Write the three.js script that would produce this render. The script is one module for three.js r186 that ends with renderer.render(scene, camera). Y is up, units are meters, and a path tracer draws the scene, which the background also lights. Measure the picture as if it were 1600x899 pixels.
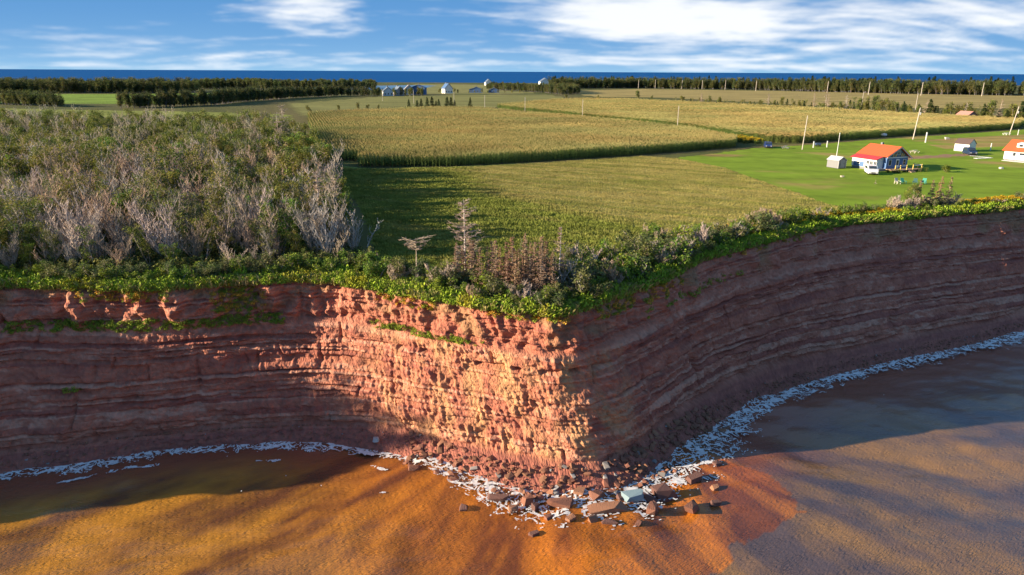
import * as THREE from 'three';
import { ConvexGeometry } from 'three/addons/geometries/ConvexGeometry.js';
import { RoundedBoxGeometry } from 'three/addons/geometries/RoundedBoxGeometry.js';
import { mergeGeometries } from 'three/addons/utils/BufferGeometryUtils.js';

// ------------------------------------------------------------------ camera, renderer, sun
const scene = new THREE.Scene();
const camera = new THREE.PerspectiveCamera(45.73, 1600 / 899, 0.5, 120000);
camera.position.set(0, 35, 0);
camera.rotation.order = 'YXZ';
camera.rotation.set(-17.6 * Math.PI / 180, 0, 0.005);
const renderer = new THREE.WebGLRenderer({ antialias: true });
renderer.toneMapping = THREE.LinearToneMapping;
renderer.toneMappingExposure = 2.65;
renderer.shadowMap.enabled = true;
const SUN_EL = 16 * Math.PI / 180, SUN_H = [-0.985, 0.172];
const sunDir = new THREE.Vector3(SUN_H[0] * Math.cos(SUN_EL), Math.sin(SUN_EL), SUN_H[1] * Math.cos(SUN_EL)).normalize();
const sun = new THREE.DirectionalLight(new THREE.Color().setRGB(1.0, 0.83, 0.60), 5);
sun.position.copy(sunDir).multiplyScalar(400).add(new THREE.Vector3(20, 10, -110));
sun.target.position.set(20, 10, -110);
sun.castShadow = true; sun.shadow.radius = 1; sun.shadow.mapSize.set(4096, 4096);
Object.assign(sun.shadow.camera, { left: -260, right: 260, top: 120, bottom: -120, near: 1, far: 900 });
scene.add(sun, sun.target);

// ------------------------------------------------------------------ noise
function rng(seed) { let a = seed >>> 0; return () => { a = (a + 0x6D2B79F5) >>> 0; let t = a; t = Math.imul(t ^ (t >>> 15), t | 1); t ^= t + Math.imul(t ^ (t >>> 7), t | 61); return ((t ^ (t >>> 14)) >>> 0) / 4294967296; }; }
const PERM = new Uint8Array(512); { const r = rng(77); const a = Array.from({ length: 256 }, (_, i) => i); for (let i = 255; i > 0; i--) { const j = Math.floor(r() * (i + 1)); [a[i], a[j]] = [a[j], a[i]]; } for (let i = 0; i < 512; i++) PERM[i] = a[i & 255]; }
const fade = t => t * t * t * (t * (t * 6 - 15) + 10), mix = (a, b, t) => a + (b - a) * t, clamp = (x, a = 0, b = 1) => Math.min(b, Math.max(a, x));
const sstep = (a, b, x) => { const t = clamp((x - a) / (b - a)); return t * t * (3 - 2 * t); };
const gr = (h, x, y, z) => { h &= 15; const u = h < 8 ? x : y, v = h < 4 ? y : (h === 12 || h === 14 ? x : z); return ((h & 1) ? -u : u) + ((h & 2) ? -v : v); };
function n3(x, y, z = 0) {
  const xf = Math.floor(x), yf = Math.floor(y), zf = Math.floor(z), X = xf & 255, Y = yf & 255, Z = zf & 255; x -= xf; y -= yf; z -= zf;
  const u = fade(x), v = fade(y), w = fade(z), A = PERM[X] + Y, AA = PERM[A] + Z, AB = PERM[A + 1] + Z, B = PERM[X + 1] + Y, BA = PERM[B] + Z, BB = PERM[B + 1] + Z;
  return mix(mix(mix(gr(PERM[AA], x, y, z), gr(PERM[BA], x - 1, y, z), u), mix(gr(PERM[AB], x, y - 1, z), gr(PERM[BB], x - 1, y - 1, z), u), v),
    mix(mix(gr(PERM[AA + 1], x, y, z - 1), gr(PERM[BA + 1], x - 1, y, z - 1), u), mix(gr(PERM[AB + 1], x, y - 1, z - 1), gr(PERM[BB + 1], x - 1, y - 1, z - 1), u), v), w);
}
function fbm(x, y, z = 0, o = 4) { let s = 0, a = 0.5; for (let i = 0; i < o; i++) { s += a * n3(x, y, z); x = x * 2.03 + 11.3; y = y * 2.03 + 5.1; z = z * 2.03 + 3.7; a *= 0.5; } return s; }
const hash = i => { let h = Math.imul((i | 0) ^ 0x9E3779B9, 0x85EBCA6B); h ^= h >>> 13; h = Math.imul(h, 0xC2B2AE35); return ((h ^ (h >>> 16)) >>> 0) / 4294967296; };

// ------------------------------------------------------------------ sky
{
  const W = 4096, H = 2048, d = new Float32Array(W * H * 4), top = [0.034, 0.094, 0.20], mid = [0.034, 0.117, 0.262], hor = [0.128, 0.23, 0.33], cl = [0.42, 0.425, 0.43];
  // clouds seen over the sea: [azimuth degrees from the view axis, elevation, half width, half height, amount]
  const banks = [[-15, 4.3, 8, 1.5, 0.55], [-27, 2.0, 11, 1.0, 0.45], [4, 3.9, 8, 1.6, 0.55], [13, 3.6, 8, 2.0, 0.8], [28, 2.6, 17, 2.8, 0.62], [-6, 0.45, 4, 0.35, 0.5], [-30, 0.6, 12, 0.6, 0.4], [5, 0.5, 5, 0.4, 0.35], [22, 0.7, 14, 0.7, 0.35]];
  for (let j = 0; j < H; j++) {
    const el = ((j + 0.5) / H - 0.5) * Math.PI, y = Math.sin(el), c = Math.cos(el), eld = el * 180 / Math.PI;
    for (let i = 0; i < W; i++) {
      const k = (j * W + i) * 4; d[k + 3] = 1;
      if (el < 0) { d[k] = hor[0]; d[k + 1] = hor[1]; d[k + 2] = hor[2]; continue; }
      const az = ((i + 0.5) / W - 0.5) * 2 * Math.PI, x = Math.cos(az) * c, z = Math.sin(az) * c;
      const t1 = Math.exp(-eld / 2.6), t2 = Math.exp(-eld / 22);
      const px = x / (y + 0.16), pz = z / (y + 0.16);
      const wx = n3(px * 0.7, pz * 0.7, 4.2) * 0.8, wz = n3(px * 0.7, pz * 0.7, 9.1) * 0.8;
      const f = fbm(px * 0.55 + wx + 3.1, pz * 0.9 + wz, 1.5, 6) + 0.6 * fbm(px * 2.1 + wx * 2, pz * 6 + wz * 3, 7.7, 5);
      let a = Math.atan2(x, -z) * 180 / Math.PI, bank = 0.10;
      if (eld < 12 && Math.abs(a) < 60) { bank = 0.0; const wa = a + n3(a * 0.25, eld * 0.8, 2) * 4, we = eld + n3(a * 0.2, eld * 0.7, 8) * 0.9; for (const b of banks) { const q = ((wa - b[0]) / b[2]) ** 2 + ((we - b[1]) / b[3]) ** 2; bank += b[4] * Math.exp(-q); } bank = mix(0.10, bank, 1 - sstep(6, 12, eld)) * 1; bank = mix(bank, 0.10, sstep(42, 60, Math.abs(a))); }
      const streak = 0.28 * fbm(a * 0.35 + eld * 0.9, eld * 2.6 - a * 0.06, 3.3, 5);
      let m = clamp((f * 0.8 + streak * 1.3 + bank * 0.8 - 0.03) * 1.25); m = m * m * (3 - 2 * m) * 0.9;
      m *= 1 - 0.35 * Math.exp(-eld / 0.5);
      for (let q = 0; q < 3; q++) { const base = mix(mix(top[q], mid[q], t2), hor[q], t1 * 0.9); d[k + q] = mix(base, cl[q] * mix(0.8, 1, t2), m); }
    }
  }
  const t = new THREE.DataTexture(d, W, H, THREE.RGBAFormat, THREE.FloatType);
  t.mapping = THREE.EquirectangularReflectionMapping; t.minFilter = t.magFilter = THREE.LinearFilter; t.needsUpdate = true;
  scene.background = t; scene.environment = t;
}

// ------------------------------------------------------------------ helpers
const used = {};
function numbered(name) { const n = used[name] = (used[name] ?? -1) + 1; return n ? `${name}_${String(n).padStart(3, '0')}` : name; }
function tag(o, label, category, group, kind) { o.userData.label = label; o.userData.category = category; if (group) o.userData.group = group; if (kind) o.userData.kind = kind; return o; }
const shade = m => { m.castShadow = m.receiveShadow = true; return m; };
function add(name, geo, mat, label, category, group, kind) { const m = shade(new THREE.Mesh(geo, mat)); m.name = numbered(name); scene.add(m); return tag(m, label, category, group, kind); }
function thing(name, label, category, group, x = 0, y = 0, z = 0, turn = 0) { const g = new THREE.Group(); g.name = numbered(name); g.position.set(x, y, z); g.rotation.y = turn; scene.add(g); return tag(g, label, category, group); }
function part(name, geo, mat, parent, x = 0, y = 0, z = 0) { const m = shade(new THREE.Mesh(geo, mat)); m.name = name; m.position.set(x, y, z); parent.add(m); return m; }
function instanced(name, geo, mat, list, label, category) { // list of [x,y,z, turn, scale, scaleY, colour]
  const m = shade(new THREE.InstancedMesh(geo, mat, list.length)), M = new THREE.Matrix4(), q = new THREE.Quaternion(), e = new THREE.Euler(), c = new THREE.Color();
  list.forEach((l, i) => { e.set(l[7] ?? 0, l[3], l[8] ?? 0); q.setFromEuler(e); M.compose(new THREE.Vector3(l[0], l[1], l[2]), q, new THREE.Vector3(l[4], l[5] ?? l[4], l[4])); m.setMatrixAt(i, M); if (l[6]) m.setColorAt(i, c.setRGB(l[6][0], l[6][1], l[6][2])); });
  m.name = numbered(name); scene.add(m); return tag(m, label, category, null, 'stuff');
}
const lin = (r, g, b) => new THREE.Color().setRGB(r, g, b);
const std = (r, g, b, rough = 0.9, o = {}) => new THREE.MeshStandardMaterial({ color: lin(r, g, b), roughness: rough, ...o });
function inPoly(p, x, z) { let c = false; for (let i = 0, j = p.length - 1; i < p.length; j = i++) { const [xi, zi] = p[i], [xj, zj] = p[j]; if ((zi > z) !== (zj > z) && x < (xj - xi) * (z - zi) / (zj - zi) + xi) c = !c; } return c; }
const groundY = z => z > -330 ? 15 : Math.max(0, 15 - (-330 - z) / 1820 * 13.5);
function tileNoise(size, f, oct, ridged) { // tileable grey noise
  const a = new Uint8Array(size * size * 4), R = f / (2 * Math.PI);
  for (let j = 0; j < size; j++) for (let i = 0; i < size; i++) {
    const u = i / size, v = j / size, b = (U, V) => ridged ? 1 - Math.abs(fbm(U * f, V * f, 3, oct)) * 3.2 : fbm(U * f, V * f, 3, oct) * 1.1 + 0.5;
    const s = clamp(mix(mix(b(u, v), b(u + 1, v), 1 - u), mix(b(u, v + 1), b(u + 1, v + 1), 1 - u), 1 - v) * 1.0) * 255, k = (j * size + i) * 4;
    a[k] = a[k + 1] = a[k + 2] = s; a[k + 3] = 255;
  }
  const t = new THREE.DataTexture(a, size, size); t.wrapS = t.wrapT = THREE.RepeatWrapping; t.magFilter = t.minFilter = THREE.LinearFilter; t.needsUpdate = true; return t;
}
const texRock = tileNoise(512, 14, 5, false), texRipple = tileNoise(512, 12, 4, true), texSoil = tileNoise(512, 22, 4, false);
class Geo { // collects triangles with vertex colours
  constructor() { this.p = []; this.c = []; this.i = []; }
  v(x, y, z, c) { this.p.push(x, y, z); this.c.push(c[0], c[1], c[2]); return this.p.length / 3 - 1; }
  tri(a, b, c) { this.i.push(a, b, c); }
  stick(a, b, r0, r1, c, n = 3) {
    const dx = b[0] - a[0], dy = b[1] - a[1], dz = b[2] - a[2], l = Math.hypot(dx, dy, dz) || 1;
    let ux = -dz, uz = dx, uy = 0, ul = Math.hypot(ux, uz); if (ul < 1e-4) { ux = 1; uz = 0; ul = 1; } ux /= ul; uz /= ul;
    const vx = (dy * uz - dz * uy) / l, vy = (dz * ux - dx * uz) / l, vz = (dx * uy - dy * ux) / l, s = this.p.length / 3;
    for (let e = 0; e < 2; e++) for (let k = 0; k < n; k++) { const t = k / n * 6.2832, cs = Math.cos(t), sn = Math.sin(t), r = e ? r1 : r0, q = e ? b : a; this.v(q[0] + (ux * cs + vx * sn) * r, q[1] + (uy * cs + vy * sn) * r, q[2] + (uz * cs + vz * sn) * r, c); }
    for (let k = 0; k < n; k++) { const k2 = (k + 1) % n; this.i.push(s + k, s + k2, s + n + k, s + k2, s + n + k2, s + n + k); }
  }
  leaf(x, y, z, s, R, c, up = 0.5, asp = 0.6) { // a diamond with a fold along its rib
    const a = R() * 6.283, t = (R() - 0.5) * 2.4 * (1 - up * 0.5), ca = Math.cos(a), sa = Math.sin(a), ct = Math.cos(t), st = Math.sin(t), w = s * asp * 0.5, l = s * 0.5, tw = (R() - 0.5) * 1.6, cw = Math.cos(tw), sw = Math.sin(tw);
    const ax = ca * ct, ay = st, az = sa * ct, bx = -sa * cw, by = sw, bz = ca * cw;
    const p0 = this.v(x - ax * l, y - ay * l, z - az * l, c), p1 = this.v(x + bx * w, y + by * w + w * 0.3, z + bz * w, c), p2 = this.v(x + ax * l, y + ay * l, z + az * l, c), p3 = this.v(x - bx * w, y - by * w + w * 0.3, z - bz * w, c);
    this.i.push(p0, p1, p2, p0, p2, p3);
  }
  box(x0, x1, y0, y1, z0, z1, c = [1, 1, 1]) {
    const P = [[x0, y0, z0], [x1, y0, z0], [x1, y1, z0], [x0, y1, z0], [x0, y0, z1], [x1, y0, z1], [x1, y1, z1], [x0, y1, z1]];
    for (const f of [[0, 3, 2, 1], [4, 5, 6, 7], [0, 4, 7, 3], [1, 2, 6, 5], [3, 7, 6, 2], [0, 1, 5, 4]]) { const s = f.map(k => this.v(...P[k], c)); this.i.push(s[0], s[1], s[2], s[0], s[2], s[3]); }
    return this;
  }
  build() { const g = new THREE.BufferGeometry(); g.setAttribute('position', new THREE.Float32BufferAttribute(this.p, 3)); g.setAttribute('color', new THREE.Float32BufferAttribute(this.c, 3)); g.setIndex(this.i); g.computeVertexNormals(); return g; }
}
const box = (x0, x1, y0, y1, z0, z1) => { const b = new THREE.BoxGeometry(x1 - x0, y1 - y0, z1 - z0); b.translate((x0 + x1) / 2, (y0 + y1) / 2, (z0 + z1) / 2); return b; };
const vcol = (rough = 0.9, o = {}) => new THREE.MeshPhysicalMaterial({ vertexColors: true, roughness: rough, specularIntensity: 0.2, side: THREE.DoubleSide, ...o });

// ------------------------------------------------------------------ cliff: stations [top, foot at 1.5 m, waterline, share of the run up to the ledge, visible]
const ST = [
  [[-200, -38], [-200, -31], [-200, -28], 0.8], [[-110, -42], [-110, -35], [-110, -32], 0.8], [[-75, -44], [-75, -38], [-75, -35.5], 0.8], [[-67, -45.5], [-66, -40], [-65, -38], 0.8],
  [[-62, -50], [-60, -44.5], [-58.5, -43], 0.85], [[-56, -57], [-53, -50.5], [-52, -49], 0.87], [[-49.4, -62.5], [-46.4, -54.8], [-45.7, -53.2], 0.86], [[-43.3, -62.8], [-41.3, -56.2], [-40.7, -54.5], 0.88],
  [[-36.5, -62.4], [-36, -57.8], [-36, -56.6], 0.86], [[-31, -63.2], [-30.6, -58.9], [-30.6, -57.8], 0.9], [[-25.6, -64.8], [-24.6, -59.8], [-24.7, -58.6], 0.9], [[-19.3, -65.2], [-18.5, -60.2], [-18.6, -58.9], 0.88],
  [[-14.6, -63.7], [-13.0, -59.8], [-12.5, -57.6], 0.82], [[-9.6, -61], [-7.6, -58], [-7, -55.7], 0.8], [[-5.8, -59.2], [-3.6, -56.4], [-2.6, -53.3], 0.78], [[-2.0, -57.4], [0.9, -55.0], [1.5, -51.4], 0.78],
  [[3.4, -55.9], [6.2, -53.6], [6.5, -50.9], 0.78], [[6.6, -57.4], [10.2, -55.4], [11.3, -52.8], 0.76], [[9.7, -61], [13.4, -58.8], [14.5, -56.2], 0.76], [[14.1, -65.3], [17.4, -63.4], [19, -60.7], 0.76],
  [[21.8, -74.5], [24, -70], [24.7, -66.2], 0.78], [[32, -83.3], [32.3, -75.5], [31.6, -71.2], 0.78], [[44.4, -92.5], [40.8, -79.2], [39.2, -75.6], 0.78], [[54.5, -96.4], [51.2, -83.8], [49.6, -80.3], 0.78],
  [[64.6, -100.6], [62, -88.2], [60.3, -84.7], 0.78], [[74.9, -104], [70.2, -91.7], [68.6, -88.6], 0.78], [[81.2, -107], [77, -94.8], [75.5, -91.6], 0.78], [[95, -112], [91.5, -102], [90, -99], 0.78], [[130, -125], [128, -115], [127, -112], 0.78], [[300, -150], [300, -140], [300, -137], 0.78]];
const cr = (a, b, c, d, t) => 0.5 * (2 * b + (c - a) * t + (2 * a - 5 * b + 4 * c - d) * t * t + (3 * b - a - 3 * c + d) * t * t * t);
function station(u) { // u in stations
  const i = clamp(Math.floor(u), 0, ST.length - 2), t = u - i, S = k => ST[clamp(k, 0, ST.length - 1)], far = i < 3 || i > 25;
  const f = (w, q) => far ? mix(S(i)[w][q], S(i + 1)[w][q], t) : cr(S(i - 1)[w][q], S(i)[w][q], S(i + 1)[w][q], S(i + 2)[w][q], t);
  return { T: [f(0, 0), f(0, 1)], F: [f(1, 0), f(1, 1)], B: [f(2, 0), f(2, 1)], k: mix(S(i)[3], S(i + 1)[3], t) };
}
// columns at even arc length, coarser outside the picture
const COL = []; { let s = 0, u = 0; const end = ST.length - 1; let last = station(0); COL.push({ u: 0, s: 0 }); while (u < end) { const step = (u > 4.5 && u < 27.2) ? 0.11 : (u > 3 && u < 28) ? 0.5 : 3; let n = station(Math.min(end, u + 0.001)), v = Math.hypot(n.F[0] - last.F[0] + n.T[0] - last.T[0], n.F[1] - last.F[1] + n.T[1] - last.T[1]) / 2 / 0.001; const du = step / Math.max(v, 0.5); u = Math.min(end, u + du); s += step; last = station(u); COL.push({ u, s }); } }
for (const c of COL) Object.assign(c, station(c.u));
COL.forEach((c, i) => { const a = COL[Math.max(0, i - 14)], b = COL[Math.min(COL.length - 1, i + 14)]; let dx = b.F[0] - a.F[0] + b.T[0] - a.T[0], dz = b.F[1] - a.F[1] + b.T[1] - a.T[1]; const l = Math.hypot(dx, dz); c.n = [-dz / l, dx / l]; if (c.n[1] < 0 && c.n[0] < 0) { c.n = [-c.n[0], -c.n[1]]; } });
// beds of rock: cumulative heights, each with its own resistance and tone
const BED = []; { const r = rng(5); let y = -2; while (y < 18) { const h = r() < 0.16 ? 0.4 + r() * 0.6 : 0.09 + r() * 0.2; BED.push({ y, h, o: r() - 0.5, tone: r(), id: BED.length }); y += h; } }
const bedAt = y => { let a = 0, b = BED.length - 1; while (a < b) { const m = (a + b + 1) >> 1; if (BED[m].y <= y) a = m; else b = m - 1; } return a; };
const ROWS = 215, cliffTop = [], cliffRow = [];
const litZone = s => s; // arc length is only a coordinate along the face
function cliffPoint(c, v) { // v 0..1 from below the water to the grass
  const u = c.u, s = c.s;
  let y, x, z;
  if (v < 0.05) { const t = v / 0.05; y = mix(-0.8, 0, t); x = c.B[0] + c.n[0] * (1 - t) * 0.8; z = c.B[1] + c.n[1] * (1 - t) * 0.8; }
  else if (v < 0.18) { const t = (v - 0.05) / 0.13; y = 1.5 * t; const q = Math.pow(t, 0.9); x = mix(c.B[0], c.F[0], q); z = mix(c.B[1], c.F[1], q); }
  else if (v < 0.72) { const t = (v - 0.18) / 0.54; y = mix(1.5, 11.1, t); const q = t * c.k * 0.94; x = mix(c.F[0], c.T[0], q); z = mix(c.F[1], c.T[1], q); }
  else { const t = (v - 0.72) / 0.28; y = mix(11.1, 15, Math.pow(t, 0.97)); const q = mix(c.k * 0.94 + 0.04 * sstep(0, 0.08, t), 1, Math.pow(t, 1.1)); x = mix(c.F[0], c.T[0], q); z = mix(c.F[1], c.T[1], q); }
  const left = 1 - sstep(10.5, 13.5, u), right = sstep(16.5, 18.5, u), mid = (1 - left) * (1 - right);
  const yy = y + 0.5 * n3(s * 0.018, 3.3) + 0.12 * n3(s * 0.11, 8.8) + 0.05 * n3(s * 0.5, 1.1), bi = bedAt(yy), bd = BED[bi], f = (yy - bd.y) / bd.h;
  const res = k => BED[clamp(k, 0, BED.length - 1)].o + 0.9 * n3(s * 0.10, k * 7.31) + 0.5 * n3(s * 0.45, k * 3.1);
  const bed = mix(mix(res(bi), res(bi - 1), 0.5 * sstep(0.25, 0, f)), res(bi + 1), 0.5 * sstep(0.8, 1, f));
  const talus = 1 - sstep(0.9, 2.2, y), face = sstep(1.0, 2.2, y) * (1 - sstep(10.6, 11.4, y)), crown = sstep(10.9, 11.7, y);
  // broken blocks along each bed
  const bw = 0.5 + hash(bi * 3 + 1) * 1.3, blk = Math.floor(s / bw + hash(bi) * 9 + 0.35 * n3(s * 0.9, y * 2)), bo = hash(blk * 131 + bi * 17) - 0.5;
  let d = face * (1 - mid * 0.8) * bo * 0.16 + crown * bo * 0.22;
  d += face * (bed * mix(0.36, 0.13, mid) + 0.9 * fbm(s * 0.10, y * 0.10, 2, 3) + 0.55 * fbm(s * 0.5, y * 0.5, 6, 4));
  // scallops washed and slumped out of the sunny buttress, and joints down the face
  const flute = Math.abs(n3(s * 2.0 + 0.5 * n3(s * 0.3, y * 0.4, 3), y * 0.5, 5)), pock = fbm(s * 2.3, y * 2.2, 9, 3);
  const rough = 0.35 + 0.9 * sstep(-0.2, 0.3, fbm(s * 0.22, y * 0.18, 51, 3)), grit = fbm(s * 4.2, y * 3.4, 19, 2);
  d += face * (mid * (0.40 * (flute - 0.2) * rough + 0.40 * pock * rough + 0.16 * grit) + (1 - mid) * (0.10 * (flute - 0.2) + 0.22 * pock));
  d -= face * 0.4 * sstep(0.045, 0.0, Math.abs(n3(s * 0.3, y * 0.09, 17))) * sstep(0.05, 0.3, n3(s * 0.4, y * 0.35, 27));
  // a line of undercut niches near the top of the buttress
  d -= mid * 0.55 * sstep(0.28, 0.05, Math.abs(y - 9.6 - 0.3 * n3(s * 0.2, 5))) * sstep(-0.05, 0.3, n3(s * 0.8, 4.4));
  // crown band: lumpy columns with deep recesses
  const colum = Math.abs(n3(s * 0.33 + 0.3 * n3(s, y * 0.5), y * 0.13, 12)), knob = fbm(s * 0.85, y * 0.8, 21, 4);
  d += crown * ((left * 1.0 + mid * 0.75 + right * 0.5) * (2.1 * (colum - 0.16) + 1.25 * knob) + 0.12 * bed) * (1 - 0.55 * sstep(14.2, 15, y));
  d += talus * sstep(-0.2, 0.4, y) * (0.35 * fbm(s * 0.7, y * 1.5, 3, 4) + 0.3 * fbm(s * 2.4, y * 2.6, 4, 2));
  // undercut notch where waves cut the foot of the beds
  d -= (1 - mid) * 0.45 * sstep(0.35, 0, Math.abs(y - 1.7 - 0.35 * n3(s * 0.12, 9)));
  const dy = 0.25 * crown * knob + 0.1 * face * pock;
  x += c.n[0] * d; z += c.n[1] * d; y += v > 0.995 ? 0.05 * n3(s * 0.6, 2) : dy * sstep(1, 0.93, v);
  return { x, y, z, bd, f, talus, crown, face, yy, left, mid, right };
}
{
  const N = COL.length, p = new Float32Array(N * (ROWS + 1) * 3), col = new Float32Array(p.length), uv = new Float32Array(N * (ROWS + 1) * 2), idx = [];
  for (let i = 0; i < N; i++) {
    const c = COL[i];
    for (let j = 0; j <= ROWS; j++) {
      const q = cliffPoint(c, j / ROWS), k = i * (ROWS + 1) + j; p.set([q.x, q.y, q.z], k * 3); uv.set([c.s / 3, q.y / 3], k * 2);
      // red sandstone: maroon shale, brick-red and pale beds, rusty soil on top
      const T = q.bd.tone + 0.55 * n3(c.s * 0.09, q.bd.id * 5.7) , w = fbm(c.s * 0.35, q.y * 0.9, 2, 4), sp = fbm(c.s * 2.2, q.y * 3, 5, 3);
      let r = 0.39, g = 0.132, b = 0.078;
      const w2 = fbm(c.s * 0.9, q.y * 2.8, 12, 3), pale = sstep(0.5, 0.85, T + w * 0.6 + w2 * 0.9) * Math.max(q.face, 0.55 * q.crown * (1 - q.mid)), dark = sstep(0.38, 0.08, T + w * 0.5);
      r = mix(r, 0.52, pale * 0.75); g = mix(g, 0.27, pale * 0.7); b = mix(b, 0.18, pale * 0.7);
      r = mix(r, 0.24, dark * 0.6); g = mix(g, 0.066, dark * 0.6); b = mix(b, 0.05, dark * 0.6);
      const loose = q.talus; r = mix(r, 0.27, loose * 0.6); g = mix(g, 0.092, loose * 0.6); b = mix(b, 0.068, loose * 0.6);
      const sunTint = q.mid * q.face * sstep(-0.25, 0.35, fbm(c.s * 0.5, q.y * 0.3, 33, 4)); r = mix(r, 0.56, sunTint * 0.75); g = mix(g, 0.295, sunTint * 0.75); b = mix(b, 0.13, sunTint * 0.75);  // orange warmth of the sunlight painted into the sunny face
      const dry = q.crown * sstep(0.0, 0.28, fbm(c.s * 0.16, q.y * 0.25, 44, 4) + 0.08 * (q.y - 13)); // dry roots and turf hanging down the crown
      r = mix(r, 0.27, dry * 0.6); g = mix(g, 0.17, dry * 0.6); b = mix(b, 0.075, dry * 0.6);
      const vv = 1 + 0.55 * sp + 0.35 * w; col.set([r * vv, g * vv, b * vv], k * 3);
      if (j === ROWS) cliffTop.push([q.x, q.y, q.z, c]);
      if (i < N - 1 && j < ROWS) { const a = k, bb = k + ROWS + 1; idx.push(a, bb, a + 1, bb, bb + 1, a + 1); }
    }
  }
  const g = new THREE.BufferGeometry(); g.setAttribute('position', new THREE.BufferAttribute(p, 3)); g.setAttribute('color', new THREE.BufferAttribute(col, 3)); g.setAttribute('uv', new THREE.BufferAttribute(uv, 2)); g.setIndex(idx); g.computeVertexNormals();
  add('cliff', g, new THREE.MeshStandardMaterial({ vertexColors: true, roughness: 0.95, bumpMap: texRock, bumpScale: 0.16, side: THREE.DoubleSide }), 'layered red sandstone sea cliff with a corner jutting towards the water', 'cliff', null, 'structure');
}
const edgeAt = x => { let a = 0, b = cliffTop.length - 1; while (a < b - 1) { const m = (a + b) >> 1; if (cliffTop[m][0] <= x) a = m; else b = m; } return cliffTop[a][2]; };

// ------------------------------------------------------------------ ground of the plateau, falling to the far shore
{
  const every = cliffTop.filter((_, i) => i % 2 === 0 || i === cliffTop.length - 1), zs = [-162, -200, -260, -330, -500, -800, -1200, -1700, -2150], near = [0, 0.03, 0.08, 0.15, 0.3, 0.5, 0.75];
  const g = new Geo(), rows = near.length + zs.length;
  for (const [x, y, z] of every) {
    const put = (X, Y, Z) => { const w = 1 + 0.4 * fbm(X * 0.15, Z * 0.15, 3, 3), q = sstep(-0.1, 0.3, fbm(X * 0.02, Z * 0.02, 8, 3)); g.v(X, Y, Z, [mix(0.085, 0.13, q) * w, mix(0.095, 0.11, q) * w, mix(0.03, 0.045, q) * w]); };
    for (const t of near) { const Z = mix(z, -160, t); put(x, mix(y, 15, sstep(0, 0.05, t)), Z); }
    for (const Z of zs) { const k = (-160 - Z) / 2000; put(x * (1 + k * 18), groundY(Z), Z); }
  }
  for (let i = 0; i < every.length - 1; i++) for (let j = 0; j < rows - 1; j++) { const a = i * rows + j, b = a + rows; g.i.push(a, b, a + 1, b, b + 1, a + 1); }
  const geo = g.build(), P = geo.attributes.position, U = new Float32Array(P.count * 2); for (let i = 0; i < P.count; i++) { U[i * 2] = P.getX(i) / 4; U[i * 2 + 1] = P.getZ(i) / 4; } geo.setAttribute('uv', new THREE.BufferAttribute(U, 2));
  add('ground', geo, vcol(1, { bumpMap: texSoil, bumpScale: 0.12 }), 'flat rough grassland plateau running from the cliff to the far shore', 'ground', null, 'structure');
}
// field sheets: cells of a grid inside an outline, edges frayed by noise
function sheet(name, poly, cell, lift, colour, label, category, bump = 0.08, tex = texSoil, fray = 1) {
  const xs = poly.map(q => q[0]), zz = poly.map(q => q[1]), x0 = Math.min(...xs), x1 = Math.max(...xs), z0 = Math.min(...zz), z1 = Math.max(...zz);
  const nx = Math.ceil((x1 - x0) / cell), nz = Math.ceil((z1 - z0) / cell), g = new Geo(), id = new Map(), uv = [];
  const vert = (i, j) => { const k = i * (nz + 2) + j; if (!id.has(k)) { const x = x0 + i * cell, z = z0 + j * cell; id.set(k, g.v(x, groundY(z) + lift, z, colour(x, z))); uv.push(x / 3, z / 3); } return id.get(k); };
  for (let i = 0; i < nx; i++) for (let j = 0; j < nz; j++) { const x = x0 + (i + 0.5) * cell, z = z0 + (j + 0.5) * cell; if (!inPoly(poly, x + fray * n3(x * 0.4, z * 0.4, 1) * 1.5, z + fray * n3(x * 0.4, z * 0.4, 6) * 1.5)) continue; const a = vert(i, j), b = vert(i + 1, j), c = vert(i + 1, j + 1), d = vert(i, j + 1); g.i.push(a, c, b, a, d, c); }
  const geo = g.build(); geo.setAttribute('uv', new THREE.Float32BufferAttribute(uv, 2));
  return add(name, geo, vcol(1, { bumpMap: tex, bumpScale: bump }), label, category, null, 'structure');
}
const MEADOW = [[-13, -66.5], [-7, -63], [0, -60.5], [6, -62], [12, -70], [19, -79], [29, -87], [41, -96], [52, -99], [52, -101.5], [50.3, -108.6], [49.4, -119.5], [47.7, -134.4], [46.3, -151], [40, -167], [32, -172], [0, -154.5], [-14, -148.5], [-28, -144.5], [-38, -147], [-21, -96]];
const LAWN = [[40, -168], [46.3, -151], [47.7, -134.4], [49.4, -119.5], [50.3, -108.6], [53, -101], [62, -102], [72, -107], [81, -111], [95, -115.5], [125, -128], [175, -150], [220, -275], [198, -268], [125, -226], [84, -202], [70, -194]];
const mown = (x, z) => sstep(-6, 5, x - 0.0 + (z + 118) * -0.42 + 7 * n3(x * 0.03, z * 0.03, 3));
sheet('meadow', MEADOW, 0.5, 0.012, (x, z) => { const m = mown(x, z), w = fbm(x * 0.5, z * 0.5, 2, 4), st = fbm(x * 0.06 + z * 0.03, z * 0.35 - x * 0.2, 5, 4), v = 1 + 0.7 * w + 0.5 * st; const d = clamp(m * 0.72 + 1.3 * st + 0.5 * fbm(x * 0.03, z * 0.09, 61, 3)); return [mix(0.15, 0.30, d) * v, mix(0.18, 0.265, d) * v, mix(0.032, 0.085, d) * v]; }, 'rough meadow of long green grass and mown straw-coloured stubble', 'meadow', 0.15);
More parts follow.
